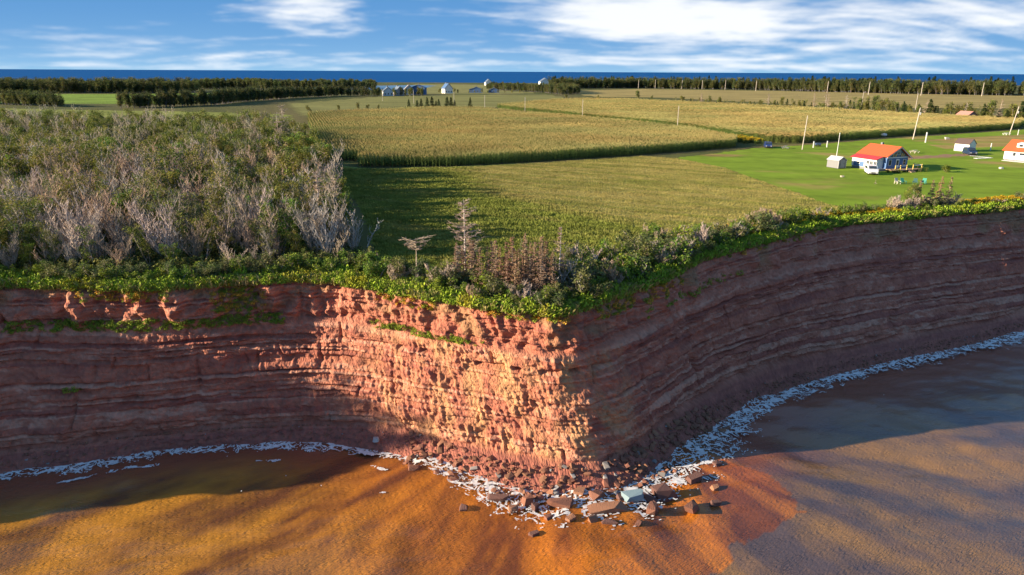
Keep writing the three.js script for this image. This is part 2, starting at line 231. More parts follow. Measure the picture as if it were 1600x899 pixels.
sheet('lawn', LAWN, 0.6, 0.02, (x, z) => { const w = fbm(x * 0.35, z * 0.35, 2, 4), st = fbm(x * 0.05, z * 0.16, 5, 4), dry = sstep(0.02, 0.3, fbm(x * 0.04, z * 0.06, 15, 4) + (inPoly([[124, -216], [200, -252], [190, -215], [150, -203], [120, -192]], x, z) ? 0.3 : -0.08)), v = 1 + 0.35 * w + 0.45 * st; return [mix(0.17, 0.30, dry) * v, mix(0.25, 0.22, dry) * v, mix(0.02, 0.07, dry) * v]; }, 'mown bright green lawn around the red-roofed cottages', 'lawn', 0.04);
sheet('driveway', [[97, -168], [110, -173.5], [118, -177], [120, -181], [112, -179], [98, -171.5], [92, -169], [88, -163], [90, -162]], 0.4, 0.026, (x, z) => { const w = 1 + 0.5 * fbm(x * 0.8, z * 0.8, 3, 4); return [0.27 * w, 0.17 * w, 0.10 * w]; }, 'worn reddish dirt driveway beside the cottage', 'driveway', 0.05);
sheet('headland_strip', [[-38, -149.5], [-28, -146.2], [-14, -150], [0, -156], [32, -173.5], [68, -196], [84, -204], [125, -228.5], [193, -266], [193, -262.5], [125, -225], [84, -200.5], [68, -192.5], [32, -170.5], [0, -152.8], [-14, -147.5], [-28, -142.5], [-40, -145]], 0.5, 0.03, (x, z) => { const w = 1 + 0.6 * fbm(x * 0.7, z * 0.7, 3, 4), t = sstep(-10, 10, x); return [mix(0.2, 0.16, t) * w, mix(0.23, 0.13, t) * w, 0.05 * w]; }, 'narrow grassy strip and track along the front of the cornfield', 'track');
const CORN1 = [[-34, -148.8], [-28.5, -149], [-14, -150.5], [0, -156.5], [32, -174], [62, -193], [66, -205], [57, -247], [29, -294], [5, -327], [-18, -372], [-40, -372], [-66, -345], [-92, -315], [-70, -240], [-52, -182], [-45.5, -160], [-36, -159], [-33.5, -150]];
const CORN2 = [[75, -207], [84, -205], [125, -229.5], [160, -248], [192, -266], [212, -290], [206, -298], [183, -334], [165, -402], [126, -462], [84, -540], [55, -545], [26, -505], [-10, -415], [-6, -395], [32, -312], [62, -257]];
const soil = (r, g, b) => (x, z) => { const w = 1 + 0.5 * fbm(x * 0.3, z * 0.3, 3, 3); return [r * w, g * w, b * w]; };
sheet('cornfield_soil', CORN1, 1.5, 0.034, soil(0.10, 0.085, 0.04), 'bare soil between the rows of the nearer cornfield', 'soil', 0.05, texSoil, 0.5);
sheet('cornfield_soil', CORN2, 2.0, 0.034, soil(0.13, 0.11, 0.05), 'bare soil between the rows of the cornfield behind the utility poles', 'soil', 0.05, texSoil, 0.5);
const far = (r, g, b, fx = 0.02, fz = 0.06, amp = 0.8) => (x, z) => { const w = 1 + amp * fbm(x * fx, z * fz, 3, 5) + 0.25 * fbm(x * 0.4, z * 0.2, 7, 3); return [r * w, g * w, b * w]; };
sheet('pasture', [[-145, -455], [-119, -640], [-60, -700], [36, -735], [51, -572], [24, -511], [-14, -420], [-40, -385], [-70, -352], [-96, -320]], 5, 0.05, far(0.19, 0.185, 0.06), 'rough olive pasture behind the cornfield with dark spruces', 'pasture');
sheet('stubble_field', [[47, -905], [203, -1125], [367, -1020], [565, -780], [420, -560], [319, -440], [255, -440], [200, -480], [142, -640], [78, -670]], 6, 0.05, far(0.30, 0.235, 0.085), 'golden crop field between the hedgerow and the far wood', 'field');
sheet('green_field', [[-330, -395], [-225, -365], [-150, -350], [-105, -330], [-72, -232], [-120, -240], [-215, -228]], 4, 0.05, far(0.20, 0.22, 0.05), 'pale green field behind the back of the wood', 'field');
sheet('green_field', [[-470, -640], [-345, -690], [-240, -870], [-190, -905], [-200, -600], [-215, -440], [-330, -450]], 6, 0.05, far(0.17, 0.25, 0.035), 'bright green field between two far treelines', 'field');
sheet('shore_field', [[-110, -720], [-30, -745], [30, -800], [-30, -1000], [-40, -1600], [-240, -1700], [-150, -1160], [-160, -900]], 12, 0.08, far(0.21, 0.2, 0.07), 'olive and tan fields by the far shore beside the bay', 'field');
sheet('bay', [[-330, -1180], [-205, -1480], [-150, -1400], [-143, -1165], [-155, -900], [-260, -905]], 10, 0.12, far(0.10, 0.2, 0.3, 0.01, 0.02, 0.3), 'pale blue bay behind the far houses', 'water');
{ const m = scene.children[scene.children.length - 1]; m.material.roughness = 0.35; }

// ------------------------------------------------------------------ water
const CX = 4, CZ = -72;
function waterY(x, z) {
  const r = Math.hypot(x - CX, z - CZ), th = Math.atan2(x - CX, z - CZ), wob = 1.6 * n3(x * 0.06, z * 0.06, 2) + 0.5 * n3(x * 0.2, z * 0.2, 5);
  const a = th * 9.5 + wob * 0.9 + 0.02 * r;
  return 0.20 * Math.sin(a) * sstep(6, 22, r) + 0.06 * Math.sin(a * 2.3 + wob * 2) + 0.07 * n3(x * 0.35, z * 0.5, 1) + 0.022 * n3(x * 0.5 - z * 0.3, z * 1.5 + x * 0.5, 4) + 0.008 * n3(x * 1.2 - z * 0.5, z * 3.2 + x, 6);
}
{
  const spread = (a, b, st, ea, eb) => { const o = []; let q = 0.6, v = a; const l = []; while (v > ea) { q *= 1.4; v -= q; l.unshift(Math.max(v, ea)); } o.push(...l); for (v = a; v <= b; v += st) o.push(v); q = 0.6; while (v < eb) { q *= 1.4; v += q; o.push(Math.min(v, eb)); } return o; };
  const shore = COL.filter((c, i) => c.u > 4.5 && c.u < 27.3 && i % 9 === 0);
  const X = spread(-72, 100, 0.25, -900, 900), Z = spread(-104, -26, 0.25, -106, 900), g = new Geo(), uv = [];
  const plume = [[-900, -20], [-900, -80], [0, -75], [14, -60], [19.4, -56.5], [22, -55.2], [23.6, -53.6], [24.6, -50.8], [24.2, -48], [22.6, -47], [20.6, -46.4], [18, -44.6], [15, -42], [10, -38], [-4, -26], [-30, 100]];
  for (const x of X) for (const z of Z) {
    const w1 = n3(x * 0.3, z * 0.3, 2) * 1.8 + n3(x * 0.9, z * 0.9, 4) * 0.8 + n3(x * 2.3, z * 2.3, 4) * 0.3, ip = inPoly(plume, x + w1, z + n3(x * 0.4, z * 0.4, 9) * 1.1 + 0.3 * n3(x * 1.6, z * 1.6, 3)) ? 1 : 0;
    const r = Math.hypot(x - CX, z - CZ), th = Math.atan2(x - CX, z - CZ), st = fbm(th * 8 + 0.9 * n3(x * 0.09, z * 0.09, 4), r * 0.045, 3, 5), fine = fbm(th * 24, r * 0.35, 6, 4), cloud = fbm(x * 0.07, z * 0.07, 12, 4);
    const m = clamp(0.52 + 2.1 * st + 0.7 * fine + 0.5 * cloud), near = ip * sstep(34, 10, Math.hypot(x - 9, z + 53) + 6 * cloud);
    let c = ip ? [mix(0.125, 0.46, m), mix(0.05, 0.2, m), mix(0.02, 0.022, m)] : [mix(0.085, 0.235, m), mix(0.058, 0.125, m), mix(0.056, 0.044, m)];  // streaks are part silt, part wave shading painted into the colour
    if (x > -70 && x < 100 && z < -40) { let dd = 99; for (const c of shore) dd = Math.min(dd, Math.hypot(c.B[0] - x, c.B[1] - z)); const k = sstep(mix(7, 15, sstep(10, 40, x)), 1.5, dd + 3.5 * cloud) * clamp(sstep(-8, -20, x) + sstep(16, 24, x)); c = [mix(c[0], 0.26, k), mix(c[1], 0.072, k), mix(c[2], 0.034, k)]; } // silt red along the shaded shores, their shade tone painted into the colour
    if (ip) { c = [mix(c[0], c[0] * 1.12, near), mix(c[1], c[1] * 0.80, near), mix(c[2], c[2] * 0.7, near)]; }
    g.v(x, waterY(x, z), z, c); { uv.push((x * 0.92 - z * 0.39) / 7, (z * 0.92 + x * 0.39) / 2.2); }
  }
  const nz = Z.length; for (let i = 0; i < X.length - 1; i++) for (let j = 0; j < nz - 1; j++) { const a = i * nz + j; g.i.push(a, a + 1, a + nz, a + nz, a + 1, a + nz + 1); }
  const geo = g.build(); geo.setAttribute('uv', new THREE.Float32BufferAttribute(uv, 2));
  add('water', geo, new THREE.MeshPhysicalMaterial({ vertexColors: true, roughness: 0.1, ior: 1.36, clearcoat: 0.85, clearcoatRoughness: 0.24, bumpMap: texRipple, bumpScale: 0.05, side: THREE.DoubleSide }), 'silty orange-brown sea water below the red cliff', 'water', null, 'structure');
  const sea = new THREE.BufferGeometry(), S = 60000; sea.setAttribute('position', new THREE.Float32BufferAttribute([-S, 0, -2140, S, 0, -2140, S, 0, -S, -S, 0, -S], 3)); sea.setAttribute('uv', new THREE.Float32BufferAttribute([0, 0, 400, 0, 400, 900, 0, 900], 2)); sea.setIndex([0, 1, 2, 0, 2, 3]); sea.computeVertexNormals();
  add('sea', sea, new THREE.MeshPhysicalMaterial({ color: lin(0.010, 0.085, 0.25), roughness: 0.8, ior: 1.33, specularIntensity: 0.06 }), 'deep blue open sea along the horizon', 'sea', null, 'structure');
}
// foam along the waterline: lace of small patches, each cell real
{
  const g = new Geo(), id = new Map(), vis = COL.filter(c => c.u > 5.2 && c.u < 26.8), D = 95, cs = 0.09;
  const vert = (i, j) => { const k = i * 100 + j; if (!id.has(k)) { const c = vis[i], w = j * cs - 0.6, x = c.B[0] + c.n[0] * w, z = c.B[1] + c.n[1] * w, q = 0.5 + 0.5 * n3(x * 3, z * 3, 2), t = 0.46 + 0.36 * q + 0.12 * n3(x * 7, z * 7, 4); id.set(k, g.v(x, Math.max(0.02, waterY(x, z)) + 0.02 + 0.07 * q, z, [t, t * 0.98, t * 0.97])); } return id.get(k); };
  for (let i = 0; i < vis.length - 1; i++) for (let j = 0; j < D; j++) {
    const c = vis[i], w = j * cs - 0.6, x = c.B[0] + c.n[0] * w, z = c.B[1] + c.n[1] * w, tip = sstep(12, 15, c.u) * (1 - sstep(19, 20.5, c.u)), rt = sstep(18, 19.5, c.u), lf = 1 - sstep(11, 13, c.u);
    const width = 1.2 * lf + 6.2 * tip + 2.6 * rt * (1 - tip) + 0.8 + 1.2 * n3(c.s * 0.12, 3) + 0.7 * n3(c.s * 0.5, 7);
    const lx = x + 0.5 * n3(x, z, 5), lz = z + 0.5 * n3(x, z, 15), lace = Math.max(1 - Math.abs(n3(lx * 1.1, lz * 1.1, 3)) * 4.2, 0.85 - Math.abs(n3(lx * 2.2, lz * 2.2, 6)) * 4), lump = fbm(x * 0.7, z * 0.7, 8, 4);
    let a = (1 - sstep(width * 0.15, width, w)) * 0.78 + 0.8 * Math.max(lace, -0.3) + 0.9 * lump - 1.10 - 0.04 * tip;
    const crest = 2.6 + 0.9 * n3(c.s * 0.06, 21); if (lf > 0.02) a = Math.max(a, lf * (0.7 * sstep(0.4, 0.0, Math.abs(w - crest - 0.25 * n3(c.s * 0.8, 5))) * sstep(-0.05, 0.25, n3(c.s * 0.09, 33)) + 0.9 * lump + 0.5 * Math.min(0.6, lace) - 0.72));
    if (a < 0) continue;
    const p = vert(i, j), q = vert(i + 1, j), r = vert(i + 1, j + 1), s = vert(i, j + 1); g.i.push(p, q, r, p, r, s);
  }
  add('foam', g.build(), vcol(0.7), 'lacy white surf along the foot of the cliff', 'foam', null, 'stuff');
}

// ------------------------------------------------------------------ rocks
const rockMat = ['0', '1', '2'].map((_, i) => new THREE.MeshStandardMaterial({ color: lin(...[[0.21, 0.088, 0.055], [0.13, 0.062, 0.05], [0.29, 0.135, 0.075]][i]), roughness: 0.9, bumpMap: texRock, bumpScale: 0.04 }));
function rockGeo(seed, sx, sy, sz) { // a broken sandstone block
  const r = rng(seed), pts = []; const sk = [(r() - 0.5) * 0.5, (r() - 0.5) * 0.5]; for (let i = 0; i < 15; i++) { const o = i % 8, v = new THREE.Vector3((o & 1 ? 1 : -1) * (0.3 + r() * 0.72), (o & 2 ? 1 : -1) * (0.45 + r() * 0.55), (o & 4 ? 1 : -1) * (0.3 + r() * 0.7)); v.x += sk[0] * v.y; v.z += sk[1] * v.y; pts.push(v.multiply(new THREE.Vector3(sx / 2, sy / 2, sz / 2))); }
  const g = new ConvexGeometry(pts), P = g.attributes.position, U = []; for (let i = 0; i < P.count; i++) U.push((P.getX(i) + P.getY(i)) / 1.5, (P.getZ(i) + P.getY(i) * 0.5) / 1.5); g.setAttribute('uv', new THREE.Float32BufferAttribute(U, 2)); return g;
}
// [x, z, width, height, depth, turn, tone, label]
const ROCKS = [
  [8.1, -48.7, 3.6, 0.95, 1.5, 0.1, 2, 'long flat tan slab, largest rock at the cliff corner'], [4.2, -49.3, 2.5, 1.1, 1.5, -0.2, 0, 'square brown boulder beside the long tan slab'], [1.4, -49.6, 1.0, 1.1, 0.9, 0.5, 0, 'upright brown block among the rocks below the corner'],
  [2.0, -49.0, 0.9, 0.9, 0.8, 0.9, 1, 'dark block leaning on the square brown boulder'], [-1.2, -50.3, 1.9, 0.55, 0.9, -0.1, 1, 'low dark slab at the end of the rock heap nearest the lit cliff'], [13.2, -51.0, 1.9, 1.5, 1.5, 0.4, 1, 'large purple-brown boulder by the surf beyond the grey-blue slab'],
  [15.2, -49.0, 1.7, 1.0, 1.1, 0.8, 0, 'tilted brown rock at the outer end of the heap'], [11.9, -48.6, 1.3, 0.9, 1.0, 1.1, 0, 'brown rock sitting in foam in front of the purple boulder'], [6.7, -47.3, 1.0, 0.7, 0.7, 0.3, 2, 'small tan rock in front of the long slab'],
  [8.0, -47.0, 1.5, 0.6, 0.7, -0.2, 1, 'dark wet rock in front of the long slab'], [4.9, -47.4, 0.9, 0.7, 0.8, 0.7, 2, 'small tan rock at the front of the heap'], [18.0, -51.9, 0.9, 0.6, 0.7, 0.2, 2, 'small orange rock alone in the white surf'],
  [7.4, -50.6, 1.6, 0.9, 1.2, 0.6, 0, 'brown rock behind the long slab against the cliff'], [5.9, -51.0, 1.1, 0.8, 1.0, 1.2, 2, 'tan rock wedged below the cliff corner'], [1.8, -45.6, 0.9, 0.4, 0.7, 0.4, 1, 'dark rock awash in front of the heap'],
  [-4.0, -49.0, 0.9, 0.4, 0.7, 1.4, 1, 'dark rock awash below the sunlit cliff'], [17.4, -49.8, 1.1, 0.45, 0.7, 0.1, 1, 'dark rock awash at the outer edge of the foam'], [9.6, -50.2, 1.3, 0.7, 0.8, 0.2, 1, 'dark flat rock beside the grey-blue slab'],
  [12.0, -50.2, 1.5, 0.4, 0.8, -0.5, 1, 'thin dark slab between the grey-blue slab and purple boulder'], [16.4, -53.2, 1.4, 0.9, 1.0, 0.4, 1, 'dark boulder at the foot of the shaded cliff by the corner'], [3.1, -47.6, 0.8, 0.5, 0.6, 0.5, 0, 'small brown rock before the square boulder'],
  [10.3, -46.9, 1.0, 0.5, 0.6, 0.9, 0, 'brown rock in the foam near the small dark wet rock'], [0.2, -48.7, 0.9, 0.6, 0.7, 0.2, 2, 'small tan rock by the low dark slab'], [-8.9, -54.6, 1.2, 0.7, 0.9, 0.2, 0, 'boulder on the beach below the lit cliff'], [19.2, -55.6, 1.0, 0.7, 0.8, 0.7, 1, 'dark boulder at the waterline under the shaded cliff']];
ROCKS.forEach(([x, z, w, h, d, t, tone, label], i) => { const m = add('boulder', rockGeo(100 + i, w, h, d), rockMat[tone], label, 'boulder', 'rocks below the cliff corner'); m.position.set(x, label.includes('awash') ? h * 0.05 : h * 0.2, z); m.rotation.set(0.1 * Math.sin(i * 3), t, 0.12 * Math.cos(i * 5)); });
{ const m = add('boulder', rockGeo(300, 2.0, 0.6, 1.2), std(0.17, 0.245, 0.28, 0.7, { bumpMap: texRock, bumpScale: 0.02 }), 'pale grey-blue slab tilted on the rocks below the corner', 'boulder', 'rocks below the cliff corner'); m.position.set(10.4, 0.62, -50.0); m.rotation.set(0.25, 0.15, 0.1); }
{ const m = add('boulder', rockGeo(301, 0.7, 0.5, 0.6), std(0.33, 0.36, 0.37, 0.8), 'pale grey stone on the shaded beach below the left cliff', 'boulder'); m.position.set(-13.1, 0.95, -58.4); }
{
  const r = rng(9), list = [], base = rockGeo(55, 1, 0.7, 0.8), vis = COL.filter(c => c.u > 5 && c.u < 27); base.setAttribute('color', new THREE.Float32BufferAttribute(new Array(base.attributes.position.count * 3).fill(1), 3));
  for (let k = 0; k < 5200; k++) { const c = vis[Math.floor(r() * vis.length)], tip = c.u > 12.5 && c.u < 19.5, w = tip ? mix(-2.6, 1.6, Math.pow(r(), 1.2)) : mix(-2.2, 0.5, r()), t = clamp(-w / Math.hypot(c.F[0] - c.B[0], c.F[1] - c.B[1])), x = mix(c.B[0], c.F[0], t) + c.n[0] * Math.max(0, w), z = mix(c.B[1], c.F[1], t) + c.n[1] * Math.max(0, w), s = (tip ? 0.10 : 0.06) + 0.34 * Math.pow(r(), 3.5) * (tip ? 2.4 : 0.7), q = 0.7 + r() * 0.7; list.push([x, Math.max(0, 1.5 * t) + 0.04, z, r() * 6.28, s, s * (0.4 + r() * 0.45), r() < 0.04 ? [0.22 * q, 0.2 * q, 0.19 * q] : [0.22 * q, (0.085 + 0.02 * r()) * q, 0.056 * q], r() * 0.6, r() * 0.6]); }
  instanced('rubble', base, std(1, 1, 1, 0.95), list, 'broken red stones and pebbles strewn along the foot of the cliff', 'rubble');
}

// ------------------------------------------------------------------ plants: prototypes
const add3 = (a, b, s = 1) => [a[0] + b[0] * s, a[1] + b[1] * s, a[2] + b[2] * s];
function stems(R, h, n, lean, nb, bark, bend = 0.25) { // several crooked stems with rising branches: returns wood, branch tips
  const wood = new Geo(), tips = [], fine = [];
  for (let s = 0; s < n; s++) {
    const a = R() * 6.28, ln = lean * (0.3 + R()), H = h * (0.75 + R() * 0.3); let p = [0, -0.25, 0], d = [Math.cos(a) * ln, 1, Math.sin(a) * ln]; const seg = 6, r0 = 0.045 + h * 0.009;
    for (let k = 0; k < seg; k++) {
      d = [d[0] + (R() - 0.5) * bend, d[1], d[2] + (R() - 0.5) * bend]; const q = add3(p, d, H / seg / Math.hypot(...d)), ra = r0 * (1 - k / seg * 0.8), rb = r0 * (1 - (k + 1) / seg * 0.8);
      const t = 0.85 + R() * 0.3, c = bark.map(v => v * t); wood.stick(p, q, ra, rb, c, 5);
      if (k >= 1) for (let b = 0; b < nb; b++) { const ba = R() * 6.28, L = H * (0.34 - k * 0.035) * (0.6 + R() * 0.7), up = 0.55 + R() * 0.8, bd = [Math.cos(ba), up, Math.sin(ba)], bl = Math.hypot(...bd), e = add3(mixv(p, q, R()), [0, 0, 0]); const m = add3(e, bd, L * 0.55 / bl), f = add3(m, [bd[0] * 0.7, bd[1] + 0.5, bd[2] * 0.7], L * 0.45 / bl); wood.stick(e, m, rb * 0.5 + 0.008, 0.02, c, 3); wood.stick(m, f, 0.02, 0.010, c, 3); fine.push([e, m, f, L]); tips.push(f, m); }
      p = q;
    }
    tips.push(p);
  }
  return { wood, tips, fine };
}
const mixv = (a, b, t) => [mix(a[0], b[0], t), mix(a[1], b[1], t), mix(a[2], b[2], t)];
function twigsOf(R, fine, n, bark, len = 0.5) { const g = new Geo(); for (const [e, m, f, L] of fine) for (let k = 0; k < n; k++) { const t = R(), p = t < 0.5 ? mixv(e, m, t * 2) : mixv(m, f, t * 2 - 1), a = R() * 6.28, l = L * len * (0.4 + R() * 0.8), q = [p[0] + Math.cos(a) * l * 0.45, p[1] + l * (0.5 + R() * 0.5), p[2] + Math.sin(a) * l * 0.45], w = 0.8 + R() * 0.45, c = bark.map(v => v * w); g.stick(p, q, 0.022, 0.010, c, 3); } return g; }
function leafClumps(g, R, tips, n, rad, size, cols, up = 0.5) { for (const t of tips) { const c0 = cols[Math.floor(R() * cols.length)], k = 0.8 + R() * 0.4; for (let i = 0; i < n; i++) { const a = R() * 6.28, u = R() * 2 - 1, r = rad * Math.cbrt(R()), s = Math.sqrt(1 - u * u), v = k * (0.75 + R() * 0.5); g.leaf(t[0] + Math.cos(a) * s * r, t[1] + u * r * 0.75, t[2] + Math.sin(a) * s * r, size * (0.7 + R() * 0.6), R, [c0[0] * v, c0[1] * v, c0[2] * v], up); } } return g; }
const GREY = [0.385, 0.34, 0.29], TAN = [0.42, 0.335, 0.25], SILVER = [0.52, 0.47, 0.42], OLIVE = [[0.165, 0.185, 0.030], [0.21, 0.21, 0.038], [0.12, 0.155, 0.028], [0.23, 0.205, 0.05]], FRESH = [[0.15, 0.225, 0.022], [0.215, 0.265, 0.03], [0.12, 0.19, 0.028]], DARK = [[0.045, 0.075, 0.022], [0.06, 0.09, 0.028]];
const LEAF = { transmission: 0.35, thickness: 0, specularIntensity: 0.3 };
const barkMat = vcol(0.95), leafMat = vcol(0.9, LEAF), twigMat = vcol(0.95);
const leafTints = [[1.15, 1.15, 1.1], [0.95, 1.08, 1], [1.3, 1.2, 0.95], [1.1, 1.0, 0.9]].map(c => vcol(0.9, { color: lin(...c), ...LEAF })), twigTints = [[1, 1, 1], [0.85, 0.82, 0.8], [1.1, 0.98, 0.9], [0.95, 0.85, 0.85]].map(c => vcol(0.95, { color: lin(...c) }));
const protos = {};
function proto(kind, variants, make) { protos[kind] = Array.from({ length: variants }, (_, i) => make(rng(1000 + kind.length * 77 + kind.charCodeAt(0) * 13 + i * 31), i)); }
// each variant: list of [part name, geometry, palette of materials]
proto('bare_tree', 7, (R, i) => { const bark = [GREY, TAN, SILVER, GREY][i % 4], s = stems(R, 6.6, 2 + i % 4, 0.28 + 0.1 * (i % 3), 4, bark), tw = twigsOf(R, s.fine, 7, bark); return [['trunk', s.wood.build(), twigTints], ['twigs', tw.build(), twigTints]]; });
proto('leafy_tree', 7, (R, i) => { const s = stems(R, 6.4, 1 + i % 3, 0.22, 3, GREY), g = leafClumps(new Geo(), R, s.tips.filter(t => t[1] > 1.6 && R() < 0.75), 34, 0.6, 0.27, i % 3 === 2 ? FRESH.concat(OLIVE) : OLIVE); return [['trunk', s.wood.build(), twigTints], ['crown', g.build(), leafTints]]; });
proto('half_leafy_tree', 5, (R, i) => { const s = stems(R, 6.8, 3, 0.25, 4, GREY), tw = twigsOf(R, s.fine, 4, GREY), g = leafClumps(new Geo(), R, s.tips.filter(t => R() < 0.42), 22, 0.5, 0.22, OLIVE); return [['trunk', s.wood.build(), twigTints], ['twigs', tw.build(), twigTints], ['crown', g.build(), leafTints]]; });
proto('shrub', 6, (R, i) => { const s = stems(R, 1.9, 5, 0.75, 2, GREY, 0.4), g = leafClumps(new Geo(), R, s.tips.filter(() => R() < 0.75), 16, 0.34, 0.17, i % 2 ? FRESH : [[0.13, 0.15, 0.05], [0.17, 0.175, 0.07], [0.10, 0.13, 0.04]]); return [['stem', s.wood.build(), twigTints], ['leaves', g.build(), leafTints]]; });
proto('dead_shrub', 4, (R, i) => { const s = stems(R, 2.1, 6, 0.8, 3, i % 2 ? TAN : SILVER, 0.4), tw = twigsOf(R, s.fine, 7, i % 2 ? TAN : GREY, 0.7); return [['stem', s.wood.build(), twigTints], ['twigs', tw.build(), twigTints]]; });
function conifer(R, h, wood, o) { // straight trunk with whorls of side branches
  const t = new Geo(), b = new Geo(), { r0 = 0.14, from = 0.15, reach = 0.26, droop = -0.1, whorls = 20, per = 5, twigs = 6, needle = 0, ncol = [], nsize = 0.16, tcol = wood, flat = 0 } = o; let p = [0, -0.3, 0];
  for (let k = 0; k < 8; k++) { const q = [p[0] + (R() - 0.5) * 0.09, h * (k + 1) / 8, p[2] + (R() - 0.5) * 0.09], w = 0.85 + R() * 0.3; t.stick(p, q, r0 * (1 - k / 8.6), r0 * (1 - (k + 1) / 8.6), wood.map(v => v * w), 6); p = q; }
  for (let k = 0; k < whorls; k++) { const y = h * mix(from, 0.985, (k + R() * 0.6) / whorls), f = (y / h - from) / (1 - from); for (let j = 0; j < per; j++) { if (R() < (o.ragged ? 0.42 : 0.18)) continue; const a = R() * 6.28, L = h * reach * (o.ragged ? mix(0.9, 0.22, f ** 1.6) * (0.2 + 1.1 * R() * (0.5 + Math.abs(n3(y * 0.9 + 5, a)) * 1.6)) : mix(flat ? 0.6 : 1, flat ? 1 : 0.12, f) * (0.45 + R() * 0.75)), ca = Math.cos(a), sa = Math.sin(a), m = [ca * L * 0.6, y + droop * L * 0.6, sa * L * 0.6], e = [ca * L, y + droop * L + L * 0.14, sa * L]; const w = 0.8 + R() * 0.4, c = tcol.map(v => v * w); b.stick([0, y, 0], m, 0.036, 0.026, c, 3); b.stick(m, e, 0.026, 0.014, c, 3);
    for (let q = 0; q < twigs; q++) { const s = 0.3 + R() * 0.7, o2 = mixv([0, y, 0], e, s), ta = a + (R() < 0.5 ? 1 : -1) * (0.6 + R() * 0.7), l = L * 0.36 * (0.4 + R()), te = [o2[0] + Math.cos(ta) * l, o2[1] + (R() - 0.45) * l * 0.7, o2[2] + Math.sin(ta) * l]; b.stick(o2, te, 0.02, 0.01, c, 3); for (let n = 0; n < needle; n++) { const u = mixv(o2, te, R()), nc = ncol[Math.floor(R() * ncol.length)], nv = 0.7 + R() * 0.6; b.leaf(u[0], u[1] - 0.03, u[2], nsize * (0.6 + R() * 0.8), R, nc.map(v => v * nv), 0.3, 0.45); } } } }
  return [t.build(), b.build()];
}
const RUST = [[0.37, 0.225, 0.14], [0.42, 0.28, 0.18], [0.31, 0.215, 0.14]];
proto('dead_spruce', 4, (R, i) => { const [t, b] = conifer(R, 8.2, SILVER, { reach: [0.23, 0.24, 0.17, 0.26][i], whorls: 26, per: 7, twigs: 11, droop: i === 0 ? 0.16 : -0.1, ragged: true, from: i === 0 ? 0.28 : 0.15, needle: i === 2 ? 1 : 0, ncol: RUST, tcol: [0.44, 0.37, 0.30] }); return [['trunk', t, twigTints], ['branches', b, twigTints]]; });
proto('rusty_spruce', 5, (R, i) => { const [t, b] = conifer(R, 5.6, TAN, { r0: 0.075, reach: 0.15 + 0.02 * (i % 3), whorls: 22, per: 6, twigs: 6, droop: -0.15, from: 0.1, needle: 5, ncol: i === 3 ? RUST.concat([[0.15, 0.16, 0.06], [0.15, 0.16, 0.06]]) : RUST, nsize: 0.17, tcol: [0.34, 0.24, 0.18] }); return [['trunk', t, twigTints], ['branches', b, twigTints]]; });
proto('green_spruce', 3, (R, i) => { const [t, b] = conifer(R, 8, [0.12, 0.09, 0.07], { reach: 0.3, whorls: 20, per: 7, twigs: 5, from: 0.05, droop: -0.25, needle: 4, ncol: DARK, nsize: 0.55, tcol: [0.06, 0.06, 0.04] }); return [['trunk', t, twigTints], ['crown', b, leafTints]]; });
proto('round_tree', 4, (R, i) => { const s = stems(R, 7.5, 2, 0.25, 3, GREY), g = leafClumps(new Geo(), R, s.tips.filter(t => t[1] > 1.2), 12, 0.95, 0.6, OLIVE.concat([[0.075, 0.10, 0.03]])); return [['trunk', s.wood.build(), twigTints], ['crown', g.build(), leafTints]]; });
let plantCount = 0;
function plant(kind, variant, x, z, h, turn, label, category, group, opt = {}) {
  const P = protos[kind][variant % protos[kind].length], g = thing(opt.name ?? kind, label, category, group, x, opt.y ?? groundY(z), z, turn), n = plantCount++;
  if (opt.tilt) g.rotation.z = opt.tilt;
  g.scale.set(h * (opt.wide ?? 1), h, h * (opt.wide ?? 1));
  P.forEach(([name, geo, mats]) => part(name, geo, mats[Math.floor(hash(n * 7 + name.length) * mats.length)], g));
  return g;
}
const whole = (kind, v) => { const P = protos[kind][v]; return mergeGeometries(P.map(q => q[1])); };

